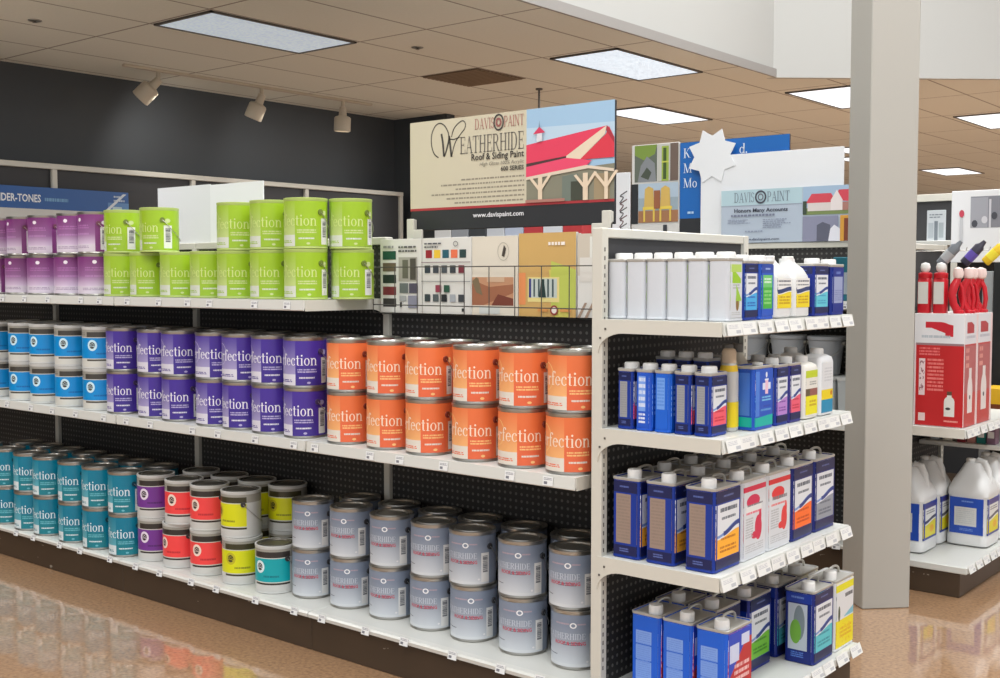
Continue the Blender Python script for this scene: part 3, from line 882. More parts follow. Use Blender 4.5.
# middle shelf
row('orange', [-2.033, -2.225, -2.42, -2.636, -2.822, -3.028], yr, zm, 'upper', 'front', 'from white end upright', Mi, 'orange paint cans')
row('orange', [-2.04, -2.23, -2.425, -2.636, -2.825, -3.028], yr, zm, 'lower', 'front', 'from white end upright', Mi, 'orange paint cans')
vx = [-3.268, -3.456, -3.638, -3.810, -4.045, -4.219, -4.457]
row('violet', vx, yr, zm, 'upper', 'front', 'from orange cans', Mi, 'violet paint cans', 4, 12)
row('violet', vx, yr, zm, 'lower', 'front', 'from orange cans', Mi, 'violet paint cans', 0, 14)
bx = [-4.651, -4.888, -5.115, -5.313, -5.575]
row('blue', bx, yr, zm, 'upper', 'front', 'from violet cans', Mi, 'blue-banded paint cans', 14, 10)
row('blue', bx, yr, zm, 'lower', 'front', 'from violet cans', Mi, 'blue-banded paint cans', 14, 10)
y2 = yr + .172
for ly in ('lower', 'upper'):
    row('orange', [-2.07, -2.27, -2.46, -2.66, -2.86, -3.05], y2, zm, ly, 'back', 'from white end upright', Mi, 'orange paint cans')
    row('violet', [-3.27, -3.455, -3.64, -3.83, -4.02, -4.215, -4.41], y2, zm, ly, 'back', 'from orange cans', Mi, 'violet paint cans')
    row('blue', [-4.62, -4.82, -5.03, -5.24, -5.45, -5.66], y2, zm, ly, 'back', 'from violet cans', Mi, 'blue-banded paint cans')
# bottom shelf
gx = [-2.094, -2.303, -2.52, -2.70, -2.905, -3.119, -3.333]
row('grey', gx, 2.92, zl, 'upper', 'front', 'from white end upright', Lo, 'grey paint cans', 0, 7)
row('grey', [-2.085, -2.30, -2.515, -2.705, -2.91, -3.119, -3.335], 2.92, zl, 'lower', 'front', 'from white end upright', Lo, 'grey paint cans', 2, 7)
for ly in ('lower', 'upper'):
    row('grey', [-2.198, -2.411, -2.61, -2.803, -3.012, -3.226], 3.067, zl, ly, 'back', 'from white end upright', Lo, 'grey paint cans')
tx = [-4.464, -4.677, -4.883, -5.111, -5.291, -5.51, -5.741]
row('teal', tx, yr, zl, 'upper', 'front', 'from purple-banded cans', Lo, 'teal paint cans', -6, 9)
row('teal', tx, yr, zl, 'lower', 'front', 'from purple-banded cans', Lo, 'teal paint cans', -4, 9)
for ly in ('lower', 'upper'):
    row('teal', [-4.46, -4.65, -4.85, -5.05, -5.25, -5.45, -5.65], 3.0, zl, ly, 'back', 'from purple-banded cans', Lo, 'teal paint cans')
G = 'white paint cans with coloured bands'
def tcan(kind, x, y, ly, label, turn=8):
    place_can(kind, x, y, zl + (STEP if ly else 0), label, G, turn + rc.uniform(-5, 5))
yt = 2.87
tcan('purple', -4.30, yt, 1, 'purple-banded white paint can, on top of its twin beside the teal cans', 6)
tcan('purple', -4.299, yt, 0, 'purple-banded white paint can, bottom of the pair beside the teal cans', 6)
tcan('coral', -4.095, yt, 1, 'coral red-banded white paint can, upper one next to the purple-banded pair', 10)
tcan('coral', -4.115, yt, 0, 'coral red-banded white paint can, lower one next to the purple-banded pair', -12)
tcan('coral', -3.917, yt, 1, 'coral red-banded white paint can, upper one next to the yellow-banded pair', 2)
tcan('coral', -3.921, yt, 0, 'coral red-banded white paint can, lower one next to the yellow-banded pair', 0)
tcan('yellow', -3.711, yt, 1, 'yellow-banded white paint can on top, in front row beside coral cans', -34)
tcan('yellow', -3.706, yt, 0, 'yellow-banded white paint can at the bottom, between coral and turquoise cans', 4)
tcan('turquoise', -3.497, yt, 0, 'single turquoise-banded white paint can with nothing on top, beside grey cans', -2)
tcan('yellow', -3.66, 3.07, 1, 'yellow-banded white paint can standing behind and above the turquoise one', -8)
tcan('yellow', -3.66, 3.07, 0, 'yellow-banded white paint can hidden low behind the turquoise one', -8)
for ly, nm in ((0, 'lower'), (1, 'upper')):
    tcan('yellow', -3.84, 3.055, ly, 'yellow-banded white paint can, %s one in back row behind front yellow pair' % nm)
    tcan('coral', -4.02, 3.05, ly, 'coral red-banded white paint can, %s one in the back row' % nm)
    tcan('purple', -4.215, 3.045, ly, 'purple-banded white paint can, %s one in the back row' % nm)

# ------------------------------------------------------------------ solvent cans and bottles (front label towards +X, side label towards -Y)
NAVY = (16, 25, 78)
def front_lab(c, c2=None, body=(28, 58, 160)):
    return [('rect', .0, 1, .85, 1, NAVY), ('rect', 0, 1, 0, .12, NAVY), ('lines', .3, .7, .90, .94, 1, (90, 104, 160)),
            ('rect', .05, .95, .13, .83, (222, 225, 230)), ('below', .05, .95, .13, .42, .04, c), ('wave', .05, .95, .485, .07, .018, (120, 150, 206)), ('wave', .30, .95, .49, .05, .030, (36, 58, 132)),
            ('lines', .16, .86, .69, .78, 1, (84, 92, 106)), ('lines', .22, .80, .60, .66, 1, (104, 112, 124)),
            ('lines', .2, .8, .34, .39, 1, c2 or tuple(int(v * .6) for v in c)), ('lines', .16, .84, .18, .28, 2, c2 or tuple(int(v * .75) for v in c))]
def side_lab(panel, txt=None):
    return [('rect', 0, 1, .85, 1, NAVY), ('rect', 0, 1, 0, .13, NAVY), ('rect', .10, .74, .16, .83, panel), ('lines', .15, .70, .19, .80, 14, txt or tuple(int(v * .94) for v in panel)),
            ('lines', .25, .65, .90, .94, 1, (80, 96, 160)), ('lines', .25, .65, .03, .09, 2, (90, 106, 170))]
BODYB = (5, 48, 144)
def make_oblong(name, cat, dx, dy, h, body, front, side, top='metal', cap=(.018, .026), capxy=(0, 0), handle=True, capcol=M_capw):
    """oblong solvent can: body, rim, cap, label panels, wire handle"""
    t = thing(name, '', cat)
    r = .012 if top == 'metal' else .018
    bm_ = MB()
    if top == 'metal':
        bm_.loft([(0, dx - .004, dy - .004), (.002, dx, dy), (.006, dx, dy), (.007, dx - .002, dy - .002), (h - .007, dx - .002, dy - .002), (h - .006, dx, dy), (h - .001, dx, dy), (h, dx - .003, dy - .003), (h - .004, dx - .008, dy - .008)], r, 0, capmi=1)
        rm = MB(); rm.loft([(h - .008, dx - .0008, dy - .0008), (h - .006, dx + .0014, dy + .0014), (h - .0005, dx + .0014, dy + .0014), (h + .0008, dx - .002, dy - .002), (h - .0006, dx - .006, dy - .006)], r, 0, cap=False); rm.build('rim', M_tin, t)
    else:
        bm_.loft([(0, dx - .01, dy - .01), (.004, dx, dy), (h - .022, dx, dy), (h - .010, dx - .006, dy - .008), (h - .003, dx * .75, dy * .62), (h, dx * .6, dy * .42)], r, 0)
    bm_.build('can_body', [mat('body_%d_%d_%d' % body, body, .34), M_tin] if top == 'metal' else [mat('body_%d_%d_%d' % body, body, .36)], t)
    z0, z1 = .010, h - (.011 if top == 'metal' else .026)
    e = r * (1.1 if front and front[0] == 'lab_green' else .7)
    if front:
        MB().box(dx / 2 - .0025, -dy / 2 + e, z0, dx / 2 + .0004, dy / 2 - e, z1).build('front_label', design(front[0], body, front[1], rough=.35), t, smooth=False)
    if side:
        MB().box(-dx / 2 + e, -dy / 2 - .0004, z0, dx / 2 - e, -dy / 2 + .0025, z1).build('side_label', design(side[0], body, side[1], rough=.35), t, smooth=False)
    c = MB(); cr, chh = cap; zb = h - .004
    prof = [(cr * .92, zb), (cr, zb + .002), (cr, zb + chh - .004), (cr * .9, zb + chh), (cr * .6, zb + chh)]
    c.lathe(prof, 24, 0, capxy[0], capxy[1], cap1=True)
    c.build('cap', capcol, t)
    if handle:
        pts = []
        y0, y1 = -dy / 2 + .052, dy / 2 - .012
        for i in range(13):
            a = PI * i / 12
            pts.append((0, (y0 + y1) / 2 - (y1 - y0) / 2 * math.cos(a), h - .004 + .027 * math.sin(a) ** .6 if 0 < i < 12 else h - .006))
        w = MB(); w.tube(pts, .0040, 8); w.build('wire_handle', M_bright, t)
    return freeze(t)
OB = {}
def oblong(kind, x, y, z, label, group=None, turn=0.0, **kw):
    if kind not in OB:
        OB[kind] = make_oblong(**kw) ; o = OB[kind]
        o.location = (x, y, z); o.rotation_euler = (0, 0, R(turn)); o['label'] = label
        if group: o['group'] = group
        return o
    return dup(OB[kind], label, group, (x, y, z), R(turn))

# top shelf of the end cap
z = E1[0] + .001
gw = 'white solvent bottles on the top end shelf'
wf = ('lab_green', [('rect', .05, .95, .82, .96, (176, 206, 96)), ('diag', .15, .9, .62, .82, .95, -.28, (150, 196, 40)), ('lines', .2, .8, .5, .6, 2, (170, 174, 168)),
                    ('ell', .62, .30, .16, .17, (150, 160, 60)), ('ell', .6, .22, .12, .1, (130, 96, 50)), ('diag', .5, .95, .3, .6, .9, -.6, (150, 196, 60)), ('lines', .1, .9, .03, .10, 2, (180, 184, 184))])
q6 = ['frontmost of six, with green printed label', 'second from the green label', 'third from the green label', 'fourth from the green label', 'fifth from the green label', 'rearmost of six, against the dark back panel']
for i in range(6):
    oblong('whiteq', -1.532 - i * .0672, 2.853, z, 'plain white bottle on top end shelf, ' + q6[i], gw, name='solvent_bottle', cat='bottle', dx=.0640, dy=.092, h=.174, body=(204, 208, 214),
           front=wf, side=None, top='metal', cap=(.0265, .022), capxy=(0, 0), handle=False)
gb = 'blue solvent cans on the top end shelf'
for i, (lb) in enumerate(('front blue can with light blue wave label, beside the white bottle', 'second-row blue can behind the light blue wave label, top end shelf', 'rear blue can three rows behind the light blue wave label, top end shelf')):
    oblong('blueq', -1.536 - i * .085, 2.946, z, lb, gb, name='solvent_can', cat='can', dx=.07, dy=.09, h=.168, body=BODYB, front=('lab_sky', front_lab((70, 170, 226), (30, 90, 180))), side=('slab_grey', side_lab((150, 152, 156))), cap=(.0245, .021), handle=False)
for i, (lb) in enumerate(('front blue can with bright green label on top end shelf', 'second-row blue can behind the bright green label, top end shelf')):
    oblong('greenq', -1.536 - i * .085, 3.046, z, lb, gb, name='solvent_can', cat='can', dx=.07, dy=.09, h=.168, body=(36, 84, 190),
           front=('lab_leaf', [('rect', 0, 1, .84, 1, (40, 70, 160)), ('lines', .3, .7, .88, .94, 1, (150, 170, 220)), ('rect', .1, .9, .14, .80, (110, 196, 110)), ('rect', .1, .9, .14, .56, (66, 172, 60)), ('lines', .2, .8, .62, .74, 2, (220, 240, 220)), ('lines', .2, .8, .2, .5, 4, (140, 210, 120))]),
           side=('slab_grey', side_lab((150, 152, 156))), cap=(.0245, .021), handle=False)

def make_jug(w, d, h, lab):
    """white plastic jug with moulded handle; narrow sloping shoulder"""
    t = thing('white_jug', '', 'jug')
    m = MB()
    m.loft([(0, w - .012, d - .012, .02), (.005, w, d, .022), (h * .60, w, d, .022), (h * .68, w - .006, d - .006, .022), (h * .80, w * .70, d * .74, .018, 0, -d * .04), (h * .88, w * .46, d * .46, .016, 0, -d * .12), (h * .93, w * .40, d * .36, .015, 0, -d * .16)], .02)
    body = m.build('jug_body', M_white, t)
    k = MB(); pts = []
    for i in range(11):
        a = i / 10
        pts.append((0, -d * .04 + d * .36 * math.sin(a * PI * .60), h * (.90 - .24 * a) + .010 * math.sin(a * PI)))
    k.tube(pts, [.0075] * 11, 10); k.build('handle', M_white, t)
    c = MB(); c.lathe([(w * .19, h * .925), (w * .21, h * .93), (w * .21, h * .99), (w * .19, h), (w * .1, h)], 20, 0, 0, -d * .16, cap1=True); c.build('cap', M_capw, t)
    MB().box(w / 2 - .002, -d / 2 + .016, h * .16, w / 2 + .0006, d / 2 - .012, h * .64).build('front_label', design('lab_jug' + lab, (228, 228, 226),
        [('below', .0, 1, .0, .50, .05, (232, 210, 30)), ('wave', .0, 1, .60, .05, .07, (44, 60, 110)), ('lines', .05, .95, .84, .93, 1, (90, 94, 104)), ('lines', .05, .95, .72, .80, 1, (120, 124, 130)), ('lines', .1, .9, .1, .4, 3, (190, 150, 20))]), t, smooth=False)
    return freeze(t)
j = make_jug(.085, .118, .185, 'small'); j.location = (-1.545, 3.158, z); j['label'] = 'small white jug with yellow label, beside the bright green-labelled can'; j['group'] = 'small white jugs'
dup(j, 'small white jug with yellow label, beside the pale-labelled blue can', 'small white jugs', (-1.545, 3.286, z))
for i, lb in enumerate(('front blue can with pale aqua label beside white jug, top end shelf', 'second-row blue can behind the pale aqua label, top end shelf')):
    oblong('aquaq', -1.536 - i * .085, 3.423, z, lb, gb, name='solvent_can', cat='can', dx=.07, dy=.112, h=.164, body=(12, 38, 132), front=('lab_aqua', front_lab((96, 196, 214), (60, 150, 190))), side=('slab_blue', side_lab((60, 70, 150))), cap=(.0245, .021), handle=False)
oblong('lastq', -1.536, 3.548, z, 'last blue can with greyish panel at the far end of top end shelf', gb, name='solvent_can', cat='can', dx=.07, dy=.10, h=.162, body=(12, 38, 132),
       front=('lab_pale', [('rect', .1, .9, .2, .8, (150, 160, 196)), ('lines', .15, .85, .24, .5, 6, (120, 130, 176)), ('rect', .3, .7, .86, .92, (90, 110, 180))]), side=('slab_blue', side_lab((60, 70, 150))), cap=(.0245, .021), handle=False)

# second shelf
z = E1[1] + .001
g2 = 'blue solvent cans along the near side of the second end shelf'
kw = dict(name='solvent_can', cat='can', dx=.056, dy=.10, h=.177, cap=(.0225, .021), capxy=(0, -.01), handle=False)
oblong('q2', -1.571, 2.845, z, 'front dark blue can with red and white label, second end shelf corner', g2, body=BODYB, front=('lab_red', front_lab((236, 90, 104), (196, 40, 60))), side=('slab_grey', side_lab((150, 152, 156))), **kw)
oblong('q2', -1.635, 2.845, z, 'dark blue can with grey side panel just behind the corner can, second end shelf', g2, **kw)
oblong('q2', -1.826, 2.845, z, 'rearmost blue can with grey side panel against back panel, second end shelf', g2, **kw)
oblong('q2b', -1.700, 2.845, z, 'bright blue can with pale blue side block, in second end shelf line', g2, body=(22, 96, 206), front=('lab_plain', [('lines', .1, .9, .2, .8, 6, (140, 180, 236))]), side=('slab_sky', [('rect', .08, .75, .36, .94, (112, 160, 232)), ('lines', .1, .7, .4, .9, 8, (90, 140, 220))]), **kw)
oblong('q2c', -1.763, 2.845, z, 'blue can with white side lettering block, in second end shelf line', g2, body=(28, 84, 196), front=('lab_plain', [('lines', .1, .9, .2, .8, 6, (140, 180, 236))]), side=('slab_white', [('rect', .12, .72, .30, .95, (120, 160, 232)), ('lines', .14, .7, .33, .92, 5, (216, 224, 244)), ('lines', .14, .7, .05, .26, 3, (230, 234, 246))]), **kw)
for i, lb in enumerate(('nearest the front', 'in the middle', 'nearest the back panel')):
    oblong('q2t', -1.668 - i * .064, 2.995, z, 'taller dark blue can in inner row of second end shelf, ' + lb, 'inner row of blue cans on the second end shelf', body=BODYB, front=('lab_red', front_lab((236, 90, 104), (196, 40, 60))), side=('slab_grey', side_lab((150, 152, 156))), **dict(kw, h=.204, dy=.08))
# tan-capped yellow jug
t = thing('solvent_jug', 'slim white and yellow jug with large tan cap behind the corner can', 'jug', (-1.575, 2.957, z))
m = MB(); m.loft([(0, .046, .046, .016), (.004, .05, .05, .018), (.165, .05, .05, .018), (.188, .042, .042, .016), (.20, .034, .034, .014)], .018); m.build('jug_body', mat('jug_grey', (196, 196, 192), .4), t)
MB().loft([(.012, .0516, .0516, .019), (.085, .0516, .0516, .019)], .019, cap=False).build('label', cm((232, 206, 26)), t)
MB().loft([(.172, .0486, .0486, .018), (.190, .0426, .0426, .016)], .016, cap=False).build('neck_band', cm((226, 190, 40)), t)
MB().lathe([(.020, .196), (.021, .2), (.021, .228), (.017, .236), (.01, .238)], 24, cap1=True).build('cap', mat('tan_cap', (206, 186, 160), .45), t)
# big blue and teal can
z2 = z
bt = [('rect', .0, .22, .18, .97, (72, 124, 214)), ('below', .0, 1, .0, .17, .012, (0, 176, 164)), ('ell', .62, .90, .05, .05, (226, 232, 244)), ('rect', .52, .74, .80, .83, (226, 232, 244)), ('rect', .40, .86, .64, .76, (214, 222, 244)), ('rect', .55, .72, .56, .80, (232, 190, 210)),
      ('lines', .36, .9, .42, .52, 2, (120, 190, 230)), ('lines', .3, .9, .24, .3, 1, (90, 150, 210)), ('rect', .45, .85, .33, .36, (40, 70, 170))]
kb = dict(name='solvent_can', cat='can', dx=.075, dy=.126, h=.186, cap=(.016, .010), handle=False, capxy=(0, .03))
gt = 'solvent cans at the front of the second end shelf'
oblong('tealcan', -1.548, 3.052, z, 'wide blue can with teal bottom band and white print', gt, body=(30, 82, 188), front=('lab_teal', bt), side=('slab_pale', [('rect', .1, .9, .2, .95, (72, 124, 214)), ('rect', 0, 1, 0, .17, (0, 176, 164))]), **kb)
for i, (y_, lb) in enumerate(((3.070, 'cream cone-necked bottle with grey cap, behind the wide teal-banded can'), (3.132, 'cream cone-necked bottle with grey cap, second behind the teal-banded can'))):
    t = thing('solvent_bottle', lb, 'bottle', (-1.64, y_, z), 0, 'cone-necked bottles behind the teal-banded can')
    MB().loft([(0, .056, .056, .02), (.004, .062, .062, .022), (.172, .062, .062, .022), (.186, .056, .056, .022), (.214, .030, .030, .0149), (.222, .028, .028, .0138)], .02).build('bottle_body', mat('cream_plastic', (214, 206, 188), .4), t)
    MB().lathe([(.0165, .216), (.017, .219), (.017, .24), (.014, .243), (.0, .243)], 20).build('cap', mat('cap_grey', (120, 116, 110), .45), t)
    MB().loft([(.03, .0632, .0632, .0226), (.12, .0632, .0632, .0226)], .0226, cap=False).build('label', cm((190, 188, 180)), t)
k3 = dict(name='solvent_can', cat='can', dx=.075, dy=.088, h=.182, cap=(.022, .022), handle=False)
for i, lb in enumerate(('blue can with lilac label beside the wide teal-banded can', 'blue can just behind the lilac-labelled can')):
    oblong('lilac', -1.548 - i * .17, 3.172, z, lb, gt, body=BODYB, front=('lab_lilac', front_lab((182, 132, 206), (120, 70, 160))), side=('slab_grey', side_lab((150, 152, 156))), **k3)
for i, lb in enumerate(('blue can with pinkish red label beside the lilac-labelled can', 'blue can just behind the pinkish red-labelled can')):
    oblong('pink', -1.548 - i * .09, 3.264, z, lb, gt, body=(46, 44, 130), front=('lab_pink', front_lab((232, 92, 116), (190, 40, 70))), side=('slab_grey', side_lab((150, 152, 156))), **k3)
kp = dict(name='solvent_bottle', cat='bottle', dx=.075, dy=.108, h=.178, cap=(.021, .022), handle=False, top='plastic')
oblong('yellowb', -1.545, 3.372, z, 'white bottle with lime top band and yellow lower label', gt, body=(224, 222, 214), front=('lab_yel', [('rect', 0, 1, .84, 1, (190, 206, 40)), ('rect', .0, 1, .44, .60, (96, 84, 60)), ('rect', .35, 1, .44, .60, (146, 90, 80)), ('rect', 0, 1, .03, .44, (232, 224, 30)), ('lines', .3, .9, .18, .34, 2, (196, 160, 20)), ('lines', .3, .9, .66, .76, 2, (150, 150, 146))]), side=None, **kp)
oblong('yellowb', -1.635, 3.372, z, 'white bottle just behind the lime-banded yellow one', gt, **kp)
kp2 = dict(kp); kp2.update(h=.196, dy=.108)
oblong('tealb', -1.545, 3.49, z, 'taller white bottle with yellow band and teal block at the far shelf end', gt, body=(216, 218, 220), front=('lab_ytb', [('lines', .2, .9, .6, .9, 5, (196, 198, 202)), ('rect', 0, 1, .26, .46, (230, 206, 20)), ('rect', 0, 1, .0, .26, (22, 138, 180)), ('ell', .86, .38, .1, .05, (196, 120, 20))]), side=None, **kp2)
oblong('tealb', -1.635, 3.49, z, 'taller white bottle just behind the yellow and teal one', gt, **kp2)

# third shelf: gallon cans three deep
z = E1[2] + .001
g3 = 'gallon solvent cans on the third end shelf'
k4 = dict(name='solvent_can', cat='can', dx=.096, dy=.160, h=.238, cap=(.0215, .028), capxy=(.014, -.052))
tanp = ('slab_tan', side_lab((152, 132, 120)))
amber = ('lab_amber', front_lab((252, 178, 50), (190, 110, 20)))
glove = ('lab_glove', [('rect', .0, 1, .88, .95, (214, 36, 74)), ('ell', .42, .74, .30, .09, (206, 40, 84)), ('rect', .1, .8, .58, .69, (226, 226, 226)), ('lines', .15, .85, .66, .70, 1, (120, 120, 126)), ('lines', .1, .8, .55, .6, 1, (226, 110, 130)), ('ell', .66, .36, .16, .17, (204, 40, 78)), ('ell', .74, .50, .06, .10, (204, 40, 78)), ('ell', .5, .27, .16, .05, (204, 40, 78)),
                       ('lines', .08, .42, .24, .52, 8, (176, 178, 182)), ('lines', .08, .9, .04, .16, 4, (186, 188, 192))])
glove2 = ('lab_glove_red', [('rect', .0, 1, .88, .95, (220, 44, 52)), ('ell', .42, .74, .30, .09, (222, 52, 58)), ('lines', .15, .85, .62, .70, 1, (120, 120, 126)), ('lines', .1, .8, .55, .6, 1, (226, 120, 120)), ('ell', .72, .36, .14, .17, (220, 60, 62)), ('ell', .8, .5, .05, .10, (220, 60, 62)), ('ell', .58, .27, .14, .05, (220, 60, 62)),
                            ('lines', .08, .46, .24, .52, 8, (176, 178, 182)), ('lines', .08, .9, .04, .16, 4, (186, 188, 192))])
rowsx = [-1.579, -1.707, -1.823]
dep = ['front', 'middle', 'rear']
cols = [('amber', 2.874, BODYB, amber, 'blue gallon can with amber label'), ('gloveA', 3.039, (212, 215, 220), glove, 'white gallon can with crimson glove print'), ('gloveB', 3.204, (212, 215, 220), glove2, 'white gallon can with scarlet glove print'),
        ('orangeg', 3.369, (12, 32, 116), ('lab_orange', front_lab((250, 112, 40), (200, 70, 10))), 'navy gallon can with bright orange label'), ('greyg', 3.538, (12, 32, 116), ('lab_greyl', front_lab((146, 152, 162), (96, 102, 116))), 'navy gallon can with grey label')]
k4b = dict(k4)
for kd, y, bd, fr, tx_ in cols:
    for i, x in enumerate(rowsx):
        if kd == 'amber': lb = tx_ + ('at front corner' if i == 0 else (' just behind the corner one' if i == 1 else ' rearmost by the dark panel')) + ', third end shelf'
        else: lb = '%s, %s of its line on third end shelf' % (tx_, dep[i])
        lb = lb.replace('labelat', 'label at')
        oblong('g3' + kd, x + rc.uniform(-.004, .004), y, z, lb, g3, rc.uniform(-1.5, 1.5), body=bd, front=fr, side=tanp if bd != (212, 215, 220) else None, **k4b)

# bottom deck
z = E1LOW + .001
g4 = 'gallon solvent cans on the bottom end shelf'
k5 = dict(name='solvent_can', cat='can', dx=.102, dy=.154, h=.236, cap=(.0215, .028), capxy=(.018, -.048))
redd = ('lab_redblue', [('rect', 0, 1, 0, 1, (34, 70, 190)), ('diag', 0, 1, 0, .86, .38, .62, (190, 44, 50)), ('rect', .05, .45, .60, .84, (206, 214, 240)), ('rect', .55, .9, .78, .93, (206, 214, 240)), ('lines', .25, .9, .30, .56, 3, (236, 190, 190)), ('lines', .1, .9, .06, .24, 3, (226, 170, 170))])
sky = ('slab_blocks', [('rect', .12, .75, .62, .80, (128, 164, 232)), ('rect', .12, .75, .40, .60, (120, 158, 230)), ('rect', .12, .75, .12, .38, (124, 162, 232)), ('lines', .16, .7, .14, .78, 22, (108, 146, 222))])
for i, (x, lb) in enumerate(((-1.553, 'front bright blue can with red slanted label, bottom end shelf'), (-1.667, 'bright blue can second behind the red slanted label, bottom end shelf'), (-1.775, 'bright blue can rearmost by the pegboard, bottom end shelf'))):
    oblong('b4', x, 2.905 + .004 * i, z, lb, g4, body=(20, 94, 210), front=redd, side=sky, **k5)
grn = ('lab_grn', front_lab((116, 190, 50), (60, 130, 20)))
for i, (x, lb) in enumerate(((-1.675, 'blue can with lime green label, set back on the bottom end shelf'), (-1.79, 'blue can behind the lime green label, bottom end shelf'))):
    oblong('b4g', x, 3.068, z, lb, g4, body=(10, 36, 130), front=grn, side=('slab_grey', side_lab((150, 152, 156))), **k5)
for i, (x, lb) in enumerate(((-1.66, 'blue can with lime green label beside the gap, bottom end shelf'), (-1.785, 'blue can farthest back past the gap, bottom end shelf'))):
    oblong('b4g', x, 3.245, z, lb, g4, **k5)
tq = ('lab_turq', front_lab((86, 196, 206), (30, 140, 160)))
gs = ('slab_glove', [('rect', 0, 1, .86, 1, (34, 60, 160)), ('rect', .08, .84, .15, .84, (196, 204, 214)), ('ell', .52, .56, .22, .26, (130, 142, 150)), ('ell', .38, .42, .22, .18, (120, 176, 70)), ('lines', .2, .7, .03, .12, 3, (90, 130, 210)), ('lines', .2, .7, .9, .95, 1, (110, 140, 210))])
for i, (x, lb) in enumerate(((-1.535, 'front navy can with turquoise label on the bottom end shelf'), (-1.66, 'navy can second behind the turquoise label, bottom end shelf'), (-1.785, 'navy can third behind the turquoise label, bottom end shelf'))):
    oblong('b4t', x, 3.438, z, lb, g4, body=(10, 34, 122), front=tq, side=gs, **k5)
yl = ('lab_yellowwhite', [('rect', 0, 1, .86, .97, (230, 222, 30)), ('rect', 0, 1, 0, .42, (238, 220, 24)), ('lines', .5, .95, .70, .8, 1, (80, 84, 90)), ('diag', .45, 1, .44, .62, .36, .2, (120, 186, 206)), ('ell', .16, .52, .06, .12, (70, 84, 60)), ('lines', .2, .9, .12, .3, 3, (226, 176, 30)), ('noise', .2, .9, .05, .35, 9, .58, (232, 196, 24))])
for i, (x, lb) in enumerate(((-1.535, 'front white can with yellow bands at the far end of bottom end shelf'), (-1.66, 'white can second behind the yellow-banded one, bottom end shelf'), (-1.785, 'white can third behind the yellow-banded one, bottom end shelf'))):
    oblong('b4y', x, 3.604, z, lb, g4, body=(220, 222, 224), front=yl, side=None, **k5)
# ------------------------------------------------------------------ header signs and displays
DX, DN = (1, 0, 0), (0, -1, 0)
UZ = (0, 0, 1)
# cream and red-roof sign on top of the main run
OX, OZ = -3.05, 1.545
t = thing('header_sign', 'large cream and red-roof sign reading WEATHERHIDE on top of the shelving', 'sign', (OX, 3.175, OZ))
SW, SH, SB = .932, .409, .075
MB().bbox(0, 0, 0, SW, .012, SH, .002).build('board', M_black, t)
for x in (.018, SW - .018):
    c = MB(); c.bbox(x - .018, -.023, -.075, x + .018, -.0115, .045, .002); c.bbox(x - (.018 if x < .5 else .06), -.0225, -.03, x + (.06 if x < .5 else .018), -.012, .004, .002); c.bbox(x - .016, -.013, .006, x + .016, -.0005, .043, .002)
    c.build('holder_clip', M_cream, t)
a = Art((0, 0, 0), DX, UZ, DN)
a.rect(0, SB + .008, .563, SH, (204, 196, 172)); a.rect(0, SB, SW, SB + .009, (170, 52, 58))
a.lines(.10, .095, .553, .195, 6, (148, 140, 124), right=True, fill=.35)
a.build('poster_print', t)
def sp(x, y):
    px_, py_ = 405 + x / 7.976, 98 + y / 7.976
    yt_ = 122 - .106 * (px_ - 407); yb_ = 209 - .045 * (px_ - 407)
    return ((px_ - 407) / 119 * .563, SH - (py_ - yt_) / (yb_ - yt_) * (SH - SB))
a = Art((0, -.0012, 0), DX, UZ, DN)
W1 = [sp(*q) for q in ((262, 462), (225, 430), (203, 360), (205, 280), (235, 215), (275, 192), (315, 212), (345, 265), (350, 330), (335, 390), (312, 455))]
W2 = [sp(*q) for q in ((288, 275), (300, 350), (308, 452))]
W3 = [sp(*q) for q in ((312, 452), (335, 370), (352, 300))]
W4 = [sp(*q) for q in ((352, 290), (362, 370), (372, 455))]
W5 = [sp(*q) for q in ((372, 455), (400, 350), (445, 280), (480, 235), (487, 195), (465, 172), (425, 195), (390, 240), (372, 300))]
W6 = [sp(*q) for q in ((345, 312), (390, 318), (440, 300))]
ink = (70, 66, 60)
for q, w in ((W1, .0045), (W2, .009), (W3, .003), (W4, .009), (W5, .004), (W6, .004)): a.polys(stroke(spline(q), w), ink, True)
def put(polys, w, u, v, wide=None, right=True, slope=0.0):
    k = (wide / w) if wide else 1.0
    w2 = w * k; x0 = u - w2 if right else u
    return [[(p[0] * k + x0, p[1] + v) for p in q] for q in polys]
p, w = serif('EATHERHIDE', .062, .8); a.polys(put(p, w, .553, .275, .30), (110, 106, 98))
p, w = serif('DAVIS', .038, .8); a.polys(put(p, w, .325, .358, .092, False), (176, 120, 112))
p, w = serif('PAINT', .038, .8); a.polys(put(p, w, .553, .358, .092), (176, 120, 112))
ce = (.4375, .376)
a.polys(move(_A(0, 0, .024, .030, 0, 360, .006, .006, 28), *ce), (60, 56, 56)); a.polys(move(_A(0, 0, .014, .017, 0, 360, .008, .008, 16), *ce), (150, 90, 86))
p, w = sans('Roof & Siding Paint', .024, .015); a.polys(put(p, w, .553, .248, .245), (60, 56, 52))
p, w = sans('High Gloss 100% Acrylic', .013, 0, 1, .15); a.polys(put(p, w, .553, .226, .205), (120, 114, 104))
p, w = sans('600 SERIES', .016, .02); a.polys(put(p, w, .553, .203, .105), (60, 56, 52))
p, w = sans('www.davispaint.com', .017, .02); a.polys(put(p, w, .553, .042, .235), (226, 226, 230))
a.build('lettering', t)
a = Art((.563, 0, SB + .009), DX, UZ, DN)
PW, PH = SW - .563, SH - SB - .009
def pic(l): return [[(u * PW, v * PH) for u, v in l]]
a.rect(0, 0, PW, PH, (158, 192, 220)); a.polys(pic([(0, .45), (1, .5), (1, .78), (0, .80)]), (184, 208, 226))
